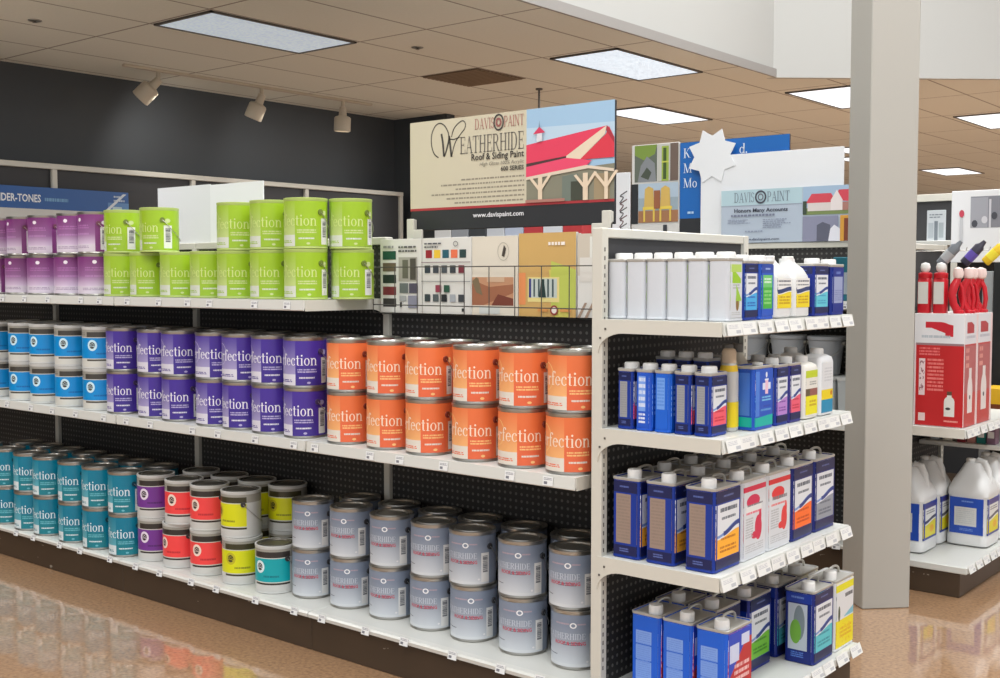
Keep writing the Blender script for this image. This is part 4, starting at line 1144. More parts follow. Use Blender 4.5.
a.polys(pic([(0, 0), (1, 0), (1, .36), (0, .30)]), (132, 130, 112)); a.polys(pic([(.42, 0), (.60, 0), (.60, .28), (.42, .26)]), (112, 122, 112)); a.polys(pic([(.52, 0), (.66, 0), (.66, .2), (.52, .2)]), (66, 70, 58))
a.polys(pic([(.78, 0), (.95, 0), (.95, .26), (.78, .27)]), (158, 140, 110))
a.polys(pic([(.0, .62), (.92, .745), (.47, .47), (0, .42)]), (222, 62, 92)); a.polys(pic([(0, .42), (.47, .47), (.50, .45), (0, .385)]), (74, 50, 52))
a.polys(pic([(.62, .42), (.91, .66), (.94, .74), (1, .62), (1, .42)]), (214, 56, 74)); a.polys(pic([(.915, .745), (.47, .47), (.47, .42), (.60, .40), (.90, .66)]), (226, 208, 184))
a.polys(pic([(.92, .75), (1, .62), (1, .56), (.91, .70)]), (170, 48, 62))
a.polys(pic([(0, .385), (.47, .45), (.76, .405), (.70, .355), (0, .27)]), (228, 74, 108)); a.polys(pic([(0, .275), (.70, .36), (1, .305), (1, .275), (.72, .325), (0, .245)]), (220, 204, 184))
for u, w_ in ((.17, .05), (.69, .055), (.92, .04)):
    a.polys(pic([(u - w_ / 2, 0), (u + w_ / 2, 0), (u + w_ / 2, .28), (u - w_ / 2, .28)]), (226, 206, 180))
    a.polys(pic([(u, .10), (u, .15), (u - .10, .27), (u - .13, .26)]), (226, 206, 180)); a.polys(pic([(u, .10), (u, .15), (u + .10, .29), (u + .13, .28)]), (226, 206, 180))
a.polys(pic([(.0, 0), (.46, 0), (.46, .03), (0, .03)]), (172, 120, 108))
a.polys(pic([(.135, .64), (.20, .65), (.20, .73), (.135, .73)]), (216, 216, 222)); a.polys(pic([(.09, .725), (.235, .735), (.165, .80)]), (206, 56, 92)); a.polys(pic([(.16, .79), (.17, .79), (.168, .87)]), (96, 90, 110))
a.build('roof_picture', t)

# blank white board on top of the run
t = thing('blank_sign_board', 'blank white folded board standing on the shelving top between lime cans', 'sign', (-4.70, 3.172, 1.526))
MB().prism([(0, 0), (.40, .004), (.40, .008), (0, .004)], 'z', 0, .262).build('panel', M_paper, t, smooth=False)
MB().prism([(.401, .002), (.775, .002), (.775, .006), (.401, .006)], 'z', 0, .258).build('panel', mat('white_card_lit', (236, 238, 240), .5), t, smooth=False)  # lighter copy of the card colour paints the shading break at the fold

# brochure rack and brochures
t = thing('brochure_rack', 'grey wire rack holding colour charts below the cream sign', 'rack', (-2.6, 3.10, 1.235))
x0, x1 = -.5565, .60
for z in (.172, .03):
    MB().tube([(x0, -.022, z), (x1, -.022, z)], .0022, 6).build('wire', M_wire, t)
for i in range(11):
    x = x0 + (x1 - x0) * i / 10
    MB().tube([(x, -.022, .172), (x, -.022, .0), (x, .045, -.006)], .0018, 6).build('wire', M_wire, t)
for x in (x0, x1): MB().tube([(x, -.022, .172), (x, .044, .172)], .0018, 6).build('wire', M_wire, t)
MB().tube([(x0, .045, -.006), (x1, .045, -.006)], .002, 6).build('wire', M_wire, t)
def brochure(x0, x1, label, paint, h=.279, z=1.2345, y=3.112, base=(222, 220, 214), th=.008):
    t = thing('brochure', label, 'brochure', (x0, y, z), 0, 'colour charts in the wire rack')
    w = x1 - x0 - .003
    MB().bbox(0, 0, 0, w, th, h, .001).build('pages', cm(base), t)
    a = Art((0, 0, 0), DX, UZ, DN, .00025); paint(a, w, h); a.build('cover_print', t); return t
def c1(a, w, h):
    for i, c in enumerate(((60, 58, 56), (126, 52, 58), (40, 56, 50), (110, 96, 78), (30, 82, 66))): a.rect(.015, .022 + i * .045, .085, .054 + i * .045, c)
    a.rect(.10, .12, w - .02, .21, (170, 166, 156)); a.rect(.12, .13, .15, .20, (104, 104, 90)); a.rect(.16, .125, .19, .205, (80, 76, 70))
    a.rect(.105, .075, .15, .112, (104, 112, 110)); a.rect(.155, .075, .20, .112, (84, 80, 96)); a.rect(.105, .045, .14, .065, (170, 172, 172)); a.rect(.15, .02, .20, .066, (140, 140, 156)); a.lines(.10, .23, .2, .26, 2, (90, 90, 90)); a.lines(.02, .245, .08, .265, 1, (150, 150, 150)); a.rect(.108, .022, .118, .04, (50, 50, 50))
def c2(a, w, h):
    for i, c in enumerate(((150, 30, 48), (238, 196, 60), (36, 92, 108), (232, 116, 80), (40, 66, 66))): a.rect(.018 + i * .042, .205, .05 + i * .042, .235, c)
    for i, c in enumerate(((56, 66, 76), (66, 72, 80), (80, 86, 92), (60, 66, 74), (120, 44, 60))): a.rect(.014 + i * .042, .15, .042 + i * .042, .178, c)
    for i, c in enumerate(((56, 66, 70), (82, 92, 94), (36, 38, 44), (168, 172, 178), (60, 64, 70))): a.rect(.014 + i * .042, .045, .042 + i * .042, .072, c)
    a.rect(.07, .08, .098, .106, (150, 60, 80)); a.rect(.112, .08, .14, .106, (40, 84, 66))
    a.lines(.015, .243, .1, .268, 2, (90, 90, 96)); a.polys(move(_A(0, 0, .012, .010, 0, 360, .003, .003, 16), .17, .256), (120, 120, 120)); a.rect(.0, .188, w, .191, (150, 130, 130)); a.rect(0, .118, w, .121, (150, 150, 150)); a.rect(.2, .01, .21, .022, (50, 50, 50))
def c3(a, w, h):
    a.rect(0, 0, w, h, (222, 214, 198)); a.rect(0, .035, w - .02, .135, (196, 146, 112)); a.polys([[(0, .035), (.05, .035), (.16, .07), (w - .02, .08), (w - .02, .11), (.08, .10), (.02, .12), (0, .11)]], (160, 104, 76))
    a.polys([[(.09, .035), (w - .02, .035), (w - .02, .06), (.12, .075)]], (120, 62, 48)); a.polys([[(.0, .12), (.02, .08), (.05, .07), (.03, .13), (.02, .135)]], (126, 110, 84)); a.rect(.07, .118, .15, .134, (210, 178, 148))
    a.polys(move(_A(0, 0, .026, .032, 0, 360, .002, .002, 24), .145, .225), (176, 170, 156)); a.polys([[(.138, .21), (.15, .205), (.158, .235), (.148, .248)]], (70, 62, 56)); a.rect(.035, .005, .13, .028, (206, 210, 206))
def c4(a, w, h):
    a.rect(0, 0, w, h, (206, 168, 102)); a.polys([[(.15, 0), (w - .03, 0), (w - .03, .16), (.13, .16)]], (206, 198, 96)); a.polys([[(.14, .03), (w, .03), (w, .16), (.14, .19)]], (190, 200, 92)); a.rect(.0, .04, .03, .15, (232, 148, 92))
    a.rect(.04, .05, .175, .135, (230, 214, 140)); a.rect(.045, .065, .165, .13, (196, 206, 200)); a.rect(.045, .065, .055, .13, (60, 66, 130))
    for i in range(5): a.rect(.065 + i * .02, .068, .072 + i * .02, .128, (70, 90, 92))
    a.polys([[(.09, .066), (.12, .066), (.11, .128), (.10, .128)]], (36, 60, 58)); a.lines(.13, .243, .23, .255, 1, (244, 236, 226), fill=.9)
    a.polys(move(_A(0, 0, .017, .017, 0, 360, .006, .006, 20), .155, .023), (150, 60, 56)); a.polys(move(_A(0, 0, .011, .011, 0, 360, .011, .011, 14), .155, .023), (236, 226, 216)); a.rect(.085, .018, .13, .027, (214, 150, 84)); a.rect(.18, .018, .225, .027, (214, 150, 84))
def c5(a, w, h):
    a.rect(0, .14, w, h, (206, 196, 180)); a.rect(.05, .18, .12, h - .01, (226, 226, 218)); a.rect(.01, .12, .16, .2, (222, 218, 210))
    for i in range(7): a.polys([[(.0 + i * .03, .0), (.012 + i * .03, 0), (.04 + i * .03, .05), (.03 + i * .03, .05)]], (170, 146, 128))
brochure(-3.152, -2.932, 'white colour chart with stacked dark swatches, at the rack end near lime cans', c1)
brochure(-2.931, -2.686, 'white colour chart with rows of bright and grey swatches', c2)
brochure(-2.685, -2.472, 'cream brochure with brown wooden deck photo', c3)
brochure(-2.471, -2.225, 'mustard and lime brochure with small landscape picture', c4, .286, th=.014)
brochure(-2.222, -2.02, 'pale brochure beside the white end upright', c5)

# ---- signs on the second run
Y2 = 5.414
t = thing('header_sign', 'blue board with white serif lettering behind the star-topped white board', 'sign', (-3.205, Y2 + .026, 1.546))
MB().bbox(0, 0, 0, .635, .012, .55, .002).build('board', M_black, t)
a = Art((0, 0, 0), DX, UZ, DN); a.rect(0, .14, .635, .548, (14, 98, 176)); a.build('poster_print', t)
a = Art((0, -.001, 0), DX, UZ, DN)
for s_, u, v in (('K', .022, .465), ('M', .022, .385), ('Mo', .022, .305), ('d.', .355, .468)):
    p, w = serif(s_, .052, .95); a.polys(move(p, u, v), (222, 230, 240))
a.lines(.05, .165, .09, .178, 1, (170, 200, 230), fill=.9); a.build('lettering', t)
t = thing('photo_board', 'photo board with leafy pictures and two yellow garden chairs beside the blue board', 'sign', (-3.515, Y2 + .026, 1.546))
MB().bbox(0, 0, 0, .306, .012, .556, .002).build('board', mat('board_pale', (206, 204, 200), .5), t)
a = Art((0, 0, 0), DX, UZ, DN)
a.rect(.02, .35, .165, .552, (96, 104, 92)); a.polys([[(.02, .552), (.02, .50), (.08, .47), (.15, .50), (.165, .552)]], (120, 146, 60)); a.polys([[(.04, .35), (.06, .44), (.10, .49), (.15, .45), (.16, .35)]], (130, 134, 138)); a.polys([[(.06, .38), (.10, .43), (.13, .40), (.11, .36)]], (70, 78, 66))
a.rect(.17, .35, .30, .552, (190, 190, 182)); a.rect(.195, .35, .24, .54, (150, 172, 70)); a.rect(.205, .36, .225, .53, (60, 84, 36)); a.rect(.25, .35, .30, .552, (108, 92, 82)); a.rect(.195, .45, .24, .458, (190, 196, 80))
a.rect(.0, .12, .045, .34, (32, 36, 40)); a.rect(.048, .125, .302, .34, (150, 166, 176)); a.rect(.048, .125, .302, .19, (158, 112, 78)); a.rect(.048, .26, .302, .34, (172, 190, 206))
for u in (.085, .19):
    a.polys([[(u, .21), (u + .065, .21), (u + .06, .31), (u + .03, .325), (u + .005, .31)]], (206, 172, 92)); a.rect(u - .008, .195, u + .075, .212, (222, 196, 80)); a.rect(u - .004, .13, u + .008, .2, (216, 186, 84)); a.rect(u + .058, .13, u + .07, .2, (216, 186, 84))
a.rect(.15, .2, .19, .30, (150, 92, 60)); a.rect(.21, .06, .235, .11, (50, 54, 60)); a.build('poster_print', t)
t = thing('poster', 'narrow white poster with dark squiggles beside the red-roof sign edge', 'poster', (-3.64, Y2 + .02, 1.546))
MB().bbox(0, 0, 0, .118, .008, .41, .002).build('card', M_paper, t)
a = Art((0, 0, 0), DX, UZ, DN)
for i in range(5): a.polys(stroke(spline([(.05, .06 + i * .045), (.075, .09 + i * .045), (.055, .10 + i * .045), (.10, .125 + i * .045)]), .006), (96, 60, 62) if i % 2 else (70, 70, 74))
a.build('poster_print', t)
# star-topped white board
t = thing('star_sign_board', 'blank white board with a pointed star top in front of the blue board', 'sign', (-3.06, Y2 - .004, 1.546))
MB().bbox(0, 0, 0, .79, .006, .462, .001).build('board', M_paper, t)
pts = []
for i in range(16):
    r_ = .149 if i % 2 == 0 else .106
    aa = 2 * PI * i / 16 + PI / 8
    pts.append((.068 + r_ * math.cos(aa), .462 + r_ * math.sin(aa)))
MB().prism(pts, 'y', -.005, -.001).build('star', M_paper, t, smooth=False)
# pale blue sign
t = thing('header_sign', 'pale blue-grey sign reading DAVIS PAINT with red-roofed barn photos', 'sign', (-2.92, Y2 - .034, 1.546))
MB().bbox(0, 0, 0, .715, .01, .272, .001).build('board', mat('sign_pale', (176, 188, 202), .45), t)
a = Art((0, 0, 0), DX, UZ, DN)
a.rect(0, .19, .45, .272, (176, 202, 210)); a.rect(0, .188, .45, .193, (150, 160, 176)); a.rect(.455, .132, .715, .272, (160, 184, 208)); a.rect(.455, .132, .715, .165, (120, 136, 84))
a.polys([[(.47, .19), (.50, .235), (.60, .235), (.63, .19)]], (206, 72, 86)); a.polys([[(.62, .20), (.64, .25), (.715, .25), (.715, .19)]], (206, 72, 86)); a.rect(.48, .15, .62, .19, (214, 204, 200)); a.polys([[(.60, .15), (.60, .20), (.63, .25), (.66, .20), (.66, .15)]], (226, 216, 214)); a.rect(.66, .15, .715, .19, (170, 120, 110)); a.rect(.455, .135, .475, .20, (60, 74, 60))
a.rect(.455, .0, .64, .125, (136, 138, 160)); a.polys([[(.53, 0), (.53, .08), (.56, .095), (.60, .08), (.60, 0)]], (92, 94, 110)); a.polys([[(.59, 0), (.60, .06), (.62, .08), (.65, .06), (.65, 0)]], (220, 220, 228)); a.rect(.65, 0, .715, .125, (206, 150, 60)); a.rect(.67, .0, .70, .11, (120, 60, 40))
for (l, b_) in (((.04, .10, .19, .125), 3), ((.24, .075, .40, .125), 5), ((.14, .055, .26, .07), 1)): a.lines(*l, b_, (140, 148, 168))
a.lines(.06, .135, .41, .148, 1, (120, 126, 146), fill=.8)
a.build('poster_print', t)
a = Art((0, -.0016, 0), DX, UZ, DN)
p, w = serif('DAVIS', .05, .8); a.polys(put(p, w, .075, .208, .115, False), (124, 136, 150)); p, w = serif('PAINT', .05, .8); a.polys(put(p, w, .385, .208, .125), (124, 136, 150))
a.polys(move(_A(0, 0, .032, .034, 0, 360, .009, .009, 26), .225, .232), (70, 72, 84)); a.polys(move(_A(0, 0, .016, .018, 0, 360, .006, .006, 16), .225, .232), (110, 112, 124))
p, w = sans('Honors Many Accounts', .019, .025); a.polys(put(p, w, .375, .157, .30), (56, 60, 74)); p, w = sans('www.davispaint.com', .013, .02); a.polys(put(p, w, .33, .012, .21), (84, 90, 106))
a.build('lettering', t)

# cartons standing on the second run, glimpsed under the cream sign
gc = 'small cartons glimpsed in the slot under the cream sign'
ME_c = MB().bbox(-.068, -.05, 0, .068, .05, .15, .003)
cs = [(214, 214, 212), (150, 154, 160), (60, 64, 68), (204, 208, 214), (186, 196, 216), (190, 60, 66), (216, 220, 226), (188, 56, 60)]
cn = ['white carton at the colour-chart end of its row', 'mid grey carton beside the dark one', 'dark carton among pale ones', 'light carton between dark and lavender ones', 'lavender white carton', 'dull red carton beside lavender one', 'white carton between two red ones', 'red carton nearest the white end upright']
for i, (c, n_) in enumerate(zip(cs, cn)):
    t = thing('small_carton', n_ + ', seen under the cream sign', 'carton', (-4.80 + i * .142, 5.33, 1.5465), 0, gc)
    me = ME_c.build('box', cm(c), t); MB().box(-.06, -.0512, .03, .06, -.0498, .07).build('label', cm((224, 224, 226)), t, smooth=False)
# grey pails on the second run
M_pail = mat('pail_grey', (150, 154, 158), .4)
def make_pail():
    t = thing('pail', '', 'pail')
    m = MB(); m.lathe([(.0, 0), (.058, 0), (.064, .004), (.083, .165), (.088, .167), (.089, .180), (.084, .183), (.080, .178), (.062, .012), (.0, .01)], 36); m.build('bucket', M_pail, t)
    e = MB()
    for s_ in (-1, 1): e.tube([(s_ * .078, 0, .15), (s_ * .094, 0, .15)], .010, 12)
    e.build('ear', M_dmetal, t)
    b = MB(); b.tube([(.093 * math.cos(PI * i / 16), -.093 * math.sin(PI * i / 16) - .004, .15 - .075 * math.sin(PI * i / 16)) for i in range(17)], .002, 6); b.build('bail_handle', M_metal, t)
    return freeze(t)
pl = make_pail(); gp = 'grey pails on the second shelving run'
def make_lidcan():
    t = thing('storage_bin', '', 'bin')
    MB().loft([(0, .16, .2), (.004, .17, .21), (.175, .18, .22), (.18, .178, .218)], .02).build('bin_body', mat('bin_pale', (176, 180, 180), .4), t)
    MB().loft([(.18, .186, .226), (.192, .186, .226), (.194, .18, .22)], .02).build('lid', mat('bin_lid', (196, 198, 196), .4), t)
    return freeze(t)
bn = make_lidcan(); bl = ['lowest pale bin under the first pail from the dark panel edge', 'pale bin under the middle grey pail', 'pale bin under the pail nearest the pillar', 'pale lidded bin alone beside the pillar']
for i, x in enumerate((-2.625, -2.43, -2.238, -2.05)):
    if i == 0:
        bn.location = (x, 5.16, .7125); bn['label'] = bl[0]; bn['group'] = 'pale bins on the second shelving run'
    else: dup(bn, bl[i], 'pale bins on the second shelving run', (x, 5.16, .7125 + (0 if i < 3 else .0)))
for i, (x, n_) in enumerate(((-2.625, 'grey pail nearest the end panel, above the solvent cans'), (-2.43, 'middle grey pail of three under the upper shelf'), (-2.238, 'grey pail of three nearest the pillar'))):
    if i == 0:
        pl.location = (x, 5.16, .908); pl['label'] = n_; pl['group'] = gp
    else: dup(pl, n_, gp, (x, 5.16, .908))
t = thing('teal_carton', 'small teal carton on the upper shelf just beside the pillar', 'carton', (-2.10, 5.08, 1.261))
MB().bbox(-.06, -.04, 0, .06, .04, .20, .003).build('box', cm((20, 96, 112)), t); MB().box(-.035, -.0412, .03, .045, -.0398, .13).build('label', cm((150, 160, 168)), t, smooth=False)

# ------------------------------------------------------------------ red boxes, hand sprayers and big jugs on the far end cap
bs = [('rect', .0, .035, 0, 1, (224, 206, 208)), ('rect', 0, 1, .735, 1, (222, 223, 226)), ('rect', .03, 1, .72, .74, (150, 120, 124)), ('diag', .22, .78, .80, .93, .98, -.10, (196, 36, 50)), ('ell', .5, .885, .22, .045, (196, 36, 50)), ('diag', .22, .62, .80, .875, .93, -.16, (222, 223, 226)),
      ('lines', .14, .72, .77, .81, 1, (180, 190, 198)), ('lines', .10, .52, .62, .70, 3, (222, 110, 110)), ('lines', .27, .60, .30, .60, 9, (226, 120, 116)), ('rect', .10, .225, .27, .60, (226, 206, 208)), ('noise', .11, .215, .30, .58, 22, .56, (150, 110, 116)),
      ('rect', .62, .83, .09, .22, (222, 222, 216)), ('ell', .725, .22, .105, .05, (222, 222, 216)), ('rect', .68, .77, .24, .28, (222, 222, 216)), ('rect', .675, .775, .28, .315, (96, 70, 56)), ('ell', .70, .16, .05, .012, (60, 60, 60)), ('rect', .10, .24, .04, .11, (226, 200, 198)), ('lines', .62, .9, .03, .055, 1, (230, 150, 140))]
bfnt = [('rect', .0, 1, .735, 1, (214, 214, 218)), ('rect', .88, 1, 0, 1, (226, 200, 200)), ('rect', .0, .88, .30, .72, (176, 96, 98)), ('diag', .15, .7, .83, .93, 1.0, -.14, (176, 60, 66)), ('lines', .1, .8, .77, .81, 1, (180, 180, 190)),
        ('ell', .45, .30, .20, .16, (224, 216, 214)), ('rect', .26, .64, .12, .34, (224, 216, 214)), ('rect', .36, .56, .34, .52, (224, 216, 214)), ('ell', .45, .26, .05, .02, (70, 70, 80)), ('lines', .1, .35, .5, .7, 3, (220, 150, 140))]
def red_box(y0, y1, label):
    t = thing('carton', label, 'carton', (-1.655, (y0 + y1) / 2, .726), 0, 'red and white cartons')
    w, d, h = .214, y1 - y0, .487
    MB().bbox(-w / 2, -d / 2, 0, w / 2, d / 2, h, .002).build('box', cm((214, 208, 206)), t)
    MB().box(-w / 2 + .002, -d / 2 - .0006, .002, w / 2 - .002, -d / 2 + .001, h - .002).build('side_print', design('carton_side', (188, 34, 38), bs, rough=.35), t, smooth=False)
    MB().box(w / 2 - .001, -d / 2 + .002, .002, w / 2 + .0006, d / 2 - .002, h - .002).build('front_print', design('carton_front', (190, 66, 66), bfnt, rough=.35), t, smooth=False)
    return t
red_box(4.990, 5.165, 'tall red and white carton with bottle picture, nearer the pillar')
red_box(5.170, 5.372, 'second red and white carton, behind the first')
M_red = mat('red_plastic', (192, 26, 40), .3)
def make_sprayer(white_label):
    t = thing('hand_sprayer', '', 'sprayer')
    m = MB()
    if white_label:
        m.loft([(0, .052, .05, .014), (.004, .056, .052, .016), (.145, .056, .05, .016), (.152, .05, .045, .014)], .016)
        m.build('body', M_red, t)
        MB().box(-.021, -.0275, .04, .021, -.0235, .135).build('label', cm((206, 206, 200)), t, smooth=False)
        MB().lathe([(.027, .150), (.029, .153), (.029, .172), (.02, .176), (.0, .176)], 24).build('collar', M_red, t)
        MB().lathe([(.011, .176), (.019, .186), (.021, .200), (.017, .214), (.0, .220)], 22).build('nozzle', M_capw, t)
    else:
        P_ = [(0, .02, 0), (0, -.004, .04), (0, -.012, .08), (0, -.002, .12), (0, .014, .150)]
        m.tube(P_, [.017, .016, .017, .018, .014], 14); m.build('body', M_red, t)
        MB().tube([(0, .03, .004), (0, .036, .06), (0, .03, .11), (0, .014, .145)], [.006, .007, .007, .006], 10).build('trigger', M_red, t)
        MB().lathe([(.010, .146), (.019, .154), (.022, .172), (.018, .192), (.0, .200)], 20, 0, 0, .014).build('nozzle', mat('nozzle_pink', (226, 204, 198), .4), t)
        MB().lathe([(.016, -.0005), (.024, .0), (.024, .010), (.016, .014)], 18, 0, 0, .02).build('foot', M_red, t)
    return freeze(t)
sa = make_sprayer(True); sb = make_sprayer(False); gs_ = 'red hand sprayers standing on the red cartons'
zt_ = 1.2138
for i, (x, y, n_) in enumerate(((-1.735, 5.035, 'red hand sprayer with white label, touching the pillar edge'), (-1.668, 5.035, 'red hand sprayer with white label and wide collar, second from the pillar'))):
    if i == 0: sa.location = (x, y, zt_); sa['label'] = n_; sa['group'] = gs_
    else: dup(sa, n_, gs_, (x, y, zt_))
sl = ['curved red hand sprayer next to the white-labelled ones', 'curved red hand sprayer leaning outwards, middle of carton tops', 'dark red curved hand sprayer past the carton seam', 'curved red hand sprayer under the purple packet', 'curved red hand sprayer farthest along the carton tops']
for i, (x, y, r_) in enumerate(((-1.607, 5.03, -50), (-1.59, 5.11, -70), (-1.60, 5.20, -60), (-1.59, 5.27, -80), (-1.60, 5.325, -70))):
    if i == 0: sb.location = (x, y, zt_); sb.rotation_euler = (0, 0, R(r_)); sb['label'] = sl[0]; sb['group'] = gs_
    else: dup(sb, sl[i], gs_, (x, y, zt_), R(r_))
# big white jugs
def make_big_jug():
    t = thing('white_jug', '', 'jug')
    w, d, h = .185, .205, .39
    m = MB()
    m.loft([(0, w - .03, d - .03, .03), (.008, w, d, .034), (.05, w, d, .034), (.056, w - .006, d - .006, .034), (.226, w - .006, d - .006, .034), (.234, w, d, .034), (.262, w * .985, d * .985, .04), (.300, w * .84, d * .84, .05), (.345, w * .56, d * .56, .04), (.368, w * .44, d * .42, .035), (.376, w * .36, d * .34, .03)], .03, k=5)
    m.build('jug_body', M_white, t)
    k = MB(); k.tube([(.004, 0, .366), (.022, .0, .386), (.045, 0, .380), (.062, 0, .340), (.072, 0, .285)], [.014, .016, .016, .016, .014], 12); k.build('handle', M_white, t)
    MB().lathe([(.020, .374), (.022, .377), (.022, .390), (.018, .393), (0, .393)], 22, 0, -.014, 0).build('cap', M_capw, t)
    MB().box(-w / 2 + .018, -d / 2 + .0012, .058, w / 2 - .018, -d / 2 + .006, .224).build('side_label', design('jug_side', (34, 76, 176), [('rect', .14, .80, .22, .74, (206, 208, 206)), ('lines', .2, .74, .26, .70, 8, (192, 194, 196)), ('lines', .35, .7, .85, .92, 1, (120, 150, 214)), ('lines', .3, .7, .07, .15, 2, (110, 140, 206))], rough=.3), t, smooth=False)
    MB().box(w / 2 - .006, -d / 2 + .018, .058, w / 2 - .0012, d / 2 - .018, .224).build('front_label', design('jug_front', (34, 60, 150), [('rect', .1, .9, .06, .96, (222, 224, 222)), ('rect', .1, .9, .84, .96, (60, 56, 130)), ('below', .1, .9, .06, .44, .05, (226, 214, 30)), ('wave', .1, .9, .52, .05, .04, (60, 64, 90)), ('lines', .18, .82, .66, .78, 2, (120, 122, 130)), ('ell', .6, .26, .16, .1, (232, 180, 30))], rough=.3), t, smooth=False)
    return freeze(t)
jg = make_big_jug(); gj = 'big white jugs on the far end shelf'
jl = [(-1.64, 5.462, 'big white jug with blue label band and cream side panel, at the shelf edge', 0), (-1.64, 5.69, 'big white jug right behind the blue-banded one at the shelf edge', 0)]
jl2 = [(-1.83, 5.175, 'big white jug half behind the pillar, front of the inner pair', 0), (-1.83, 5.40, 'big white jug behind the half-hidden one, inner pair on far end shelf', 0)]
for i, (x, y, n_, r_) in enumerate(jl + jl2):
    if i == 0: jg.location = (x, y, .1362); jg['label'] = n_; jg['group'] = gj
    else: dup(jg, n_, gj, (x, y, .1362), R(r_))
# packets hanging from hooks
for (x, y, z, c, c2_, tl, n_) in ((-1.675, 5.16, 1.47, (110, 116, 122), (170, 174, 176), 42, 'grey packaged brush tilted on a hook above the red sprayers'), (-1.635, 5.36, 1.475, (52, 50, 66), (96, 80, 170), 42, 'dark packaged roller with purple print tilted on a hook'), (-1.60, 5.56, 1.48, (222, 186, 30), (236, 220, 60), 45, 'yellow packaged roller tilted on a hook')):
    t = thing('packaged_roller', n_, 'packet', (x, y, z), 0, 'packets hanging above the red sprayers')
    q = MB(); q.loft([(-.06, .038, .026, .012), (-.056, .044, .032, .014), (.04, .044, .032, .014), (.052, .026, .018, .008), (.075, .016, .012, .005)], .012)
    b = q.build('packet', cm(c), t); b.rotation_euler = (0, R(tl), 0)
    q = MB(); q.loft([(-.032, .0455, .0335, .0145), (.012, .0455, .0335, .0145)], .014, cap=False); lb = q.build('label', cm(c2_), t); lb.rotation_euler = (0, R(tl), 0)
    MB().tube([(-1.925 - x, 0, .015), (.07, 0, .015), (.075, 0, .03)], .0022, 6).build('hook', M_metal, t)
# white board with monochrome picture
t = thing('picture_board', 'white board with a grey picture above the red sprayers', 'sign', (-1.845, 5.70, 1.44))
MB().bbox(0, 0, -.71, .03, .01, 0, .002).build('post', M_cream, t)
MB().bbox(0, 0, 0, .50, .008, .345, .002).build('board', M_paper, t)
a = Art((0, 0, 0), DX, UZ, DN); a.rect(.09, .165, .50, .315, (130, 132, 140)); a.rect(.09, .165, .17, .31, (160, 162, 170)); a.rect(.175, .165, .185, .30, (200, 200, 206))
for i in range(9): a.polys(move(_A(0, 0, .014, .018, 0, 360, .014, .018, 10), .11 + i * .045, .185 + .018 * (i % 3)), (206, 206, 212) if i % 2 else (74, 76, 84))
a.polys(move(_A(0, 0, .012, .018, 0, 360, .012, .018, 12), .05, .235), (196, 70, 90)); a.rect(.042, .10, .056, .21, (196, 198, 202)); a.build('poster_print', t)
# small picture and ornaments on the tall dark run
t = thing('picture_card', 'small grey picture card on the dark shelf beyond the pillar', 'card', (-2.355, 7.0, 1.586))
MB().bbox(-.055, 0, 0, .055, .012, .185, .002).build('card', mat('card_pale', (196, 202, 206), .5), t)
a = Art((-.055, 0, 0), DX, UZ, DN); a.lines(.015, .14, .095, .17, 2, (126, 134, 142)); a.rect(.045, .0, .066, .12, (120, 128, 136)); a.rect(.01, .02, .04, .11, (170, 178, 184)); a.rect(.072, .02, .1, .11, (160, 170, 174)); a.build('card_print', t)
# small goods and shelf below the red boxes
t = thing('small_goods_shelf', 'narrow white shelf behind the big jugs holding small bright packs', 'shelf', (-1.93, 5.62, .585))
MB().bbox(.006, -.08, -.02, .385, .12, 0, .002).build('shelf', M_rail, t)
MB().bbox(.006, .12, -.02, .385, .128, .115, .002).build('back_panel', mat('panel_pale', (196, 196, 198), .5), t)
for x, c, n_ in ((-1.86, (196, 200, 204), 'pale grey small pack beside the dark opening'), (-1.80, (210, 206, 190), 'cream small pack'), (-1.735, (150, 50, 56), 'dull red small pack'), (-1.69, (190, 130, 120), 'pink small pack'), (-1.645, (10, 110, 104), 'teal small pack'), (-1.60, (120, 90, 110), 'mauve small pack')):
    q = thing('small_pack', n_ + ' on the narrow shelf above the big jugs', 'pack', (x, 5.60, .5855), 0, 'small packs above the big jugs')
    MB().bbox(-.02, -.03, 0, .02, .03, .10, .002).build('box', cm(c), q)
    MB().box(-.014, -.0312, .03, .014, -.0299, .06).build('label', cm((224, 222, 220)), q, smooth=False)
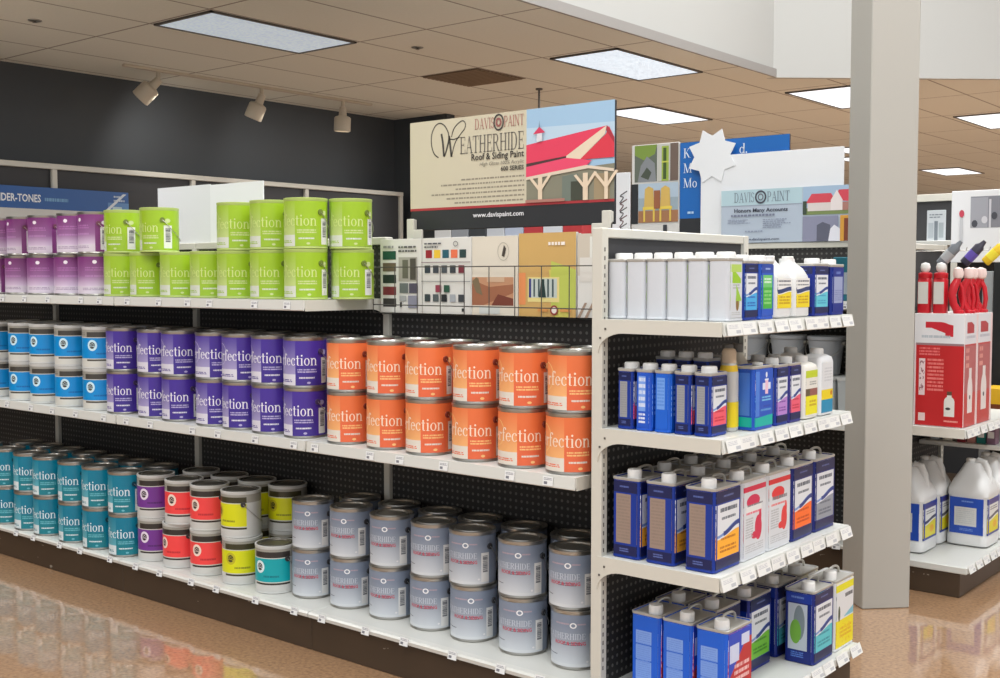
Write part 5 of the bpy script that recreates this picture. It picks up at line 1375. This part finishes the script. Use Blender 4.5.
# black display stand with yellow carton
t = thing('display_stand', 'tall black display post at the picture edge past the red cartons', 'stand', (-1.80, 6.25, 0))
MB().bbox(.0, 0, 0, .16, .05, 1.63, .004).build('post', mat('stand_black', (28, 30, 32), .5), t)
MB().bbox(-.06, .01, 0, -.004, .04, 1.4, .003).build('side_panel', mat('panel_grey', (150, 154, 156), .5), t)
MB().bbox(-.02, -.30, .60, .30, .0, .622, .002).build('tray', mat('stand_black', (28, 30, 32), .5), t)
t = thing('carton', 'yellow carton on the black stand tray at the picture edge', 'carton', (-1.64, 6.08, .6225))
MB().bbox(-.13, -.09, 0, .13, .09, .19, .003).build('box', cm((226, 176, 30)), t)
MB().box(-.128, -.0912, .06, .128, -.0898, .11).build('label', cm((120, 60, 30)), t, smooth=False); MB().box(-.128, -.0912, .0, .128, -.0898, .03).build('label', cm((50, 46, 40)), t, smooth=False)

# ------------------------------------------------------------------ light
w = bpy.data.worlds.new('world'); scene.world = w; w.use_nodes = True
bg = w.node_tree.nodes['Background']; bg.inputs[0].default_value = (0.93, 0.96, 1.0, 1); bg.inputs[1].default_value = 0.55
def area(x, y, z, sx, sy, e, col=(.97, .99, 1), rot=(0, 0, 0)):
    l = bpy.data.lights.new('ceiling_area_light', 'AREA'); l.shape = 'RECTANGLE'; l.size = sx; l.size_y = sy; l.energy = e; l.color = col  # area light alone, builds no fixture
    o = bpy.data.objects.new('ceiling_area_light', l); COL.objects.link(o); o.location = (x, y, z); o.rotation_euler = rot
    return o
for x in (-2.6, -0.2, 2.2):                       # unseen lights added under the raised ceiling to light the shelving from the front
    for y in (-2.0, 1.0, 4.0, 7.0): area(x, y, 5.15, .6, 2.4, 60)
for y in (-.07, 2.37): area(-5.975, y, 2.93, .56, 1.16, 30)  # unseen lights added along the panel grid, no fixtures modelled
for (x, y) in ((-5.975, 9.69), (-4.145, 9.78), (-3.53, 12.13), (-4.755, 7.25)): area(x, y, 2.935, .56, 1.16, 42)
area(-1.0, 14.5, 2.9, .6, 1.2, 45); area(-5.0, 17.0, 2.9, 1.2, 1.2, 60); area(0.5, 19.0, 2.9, 1.2, 1.2, 60); area(-5, 21.5, 2.9, 2, 1.2, 70)

vs = scene.view_settings
vs.view_transform = 'Standard'; vs.look = 'None'; vs.gamma = 1.0; vs.exposure = 0.4
try: vs.use_curve_mapping = False
except Exception: pass
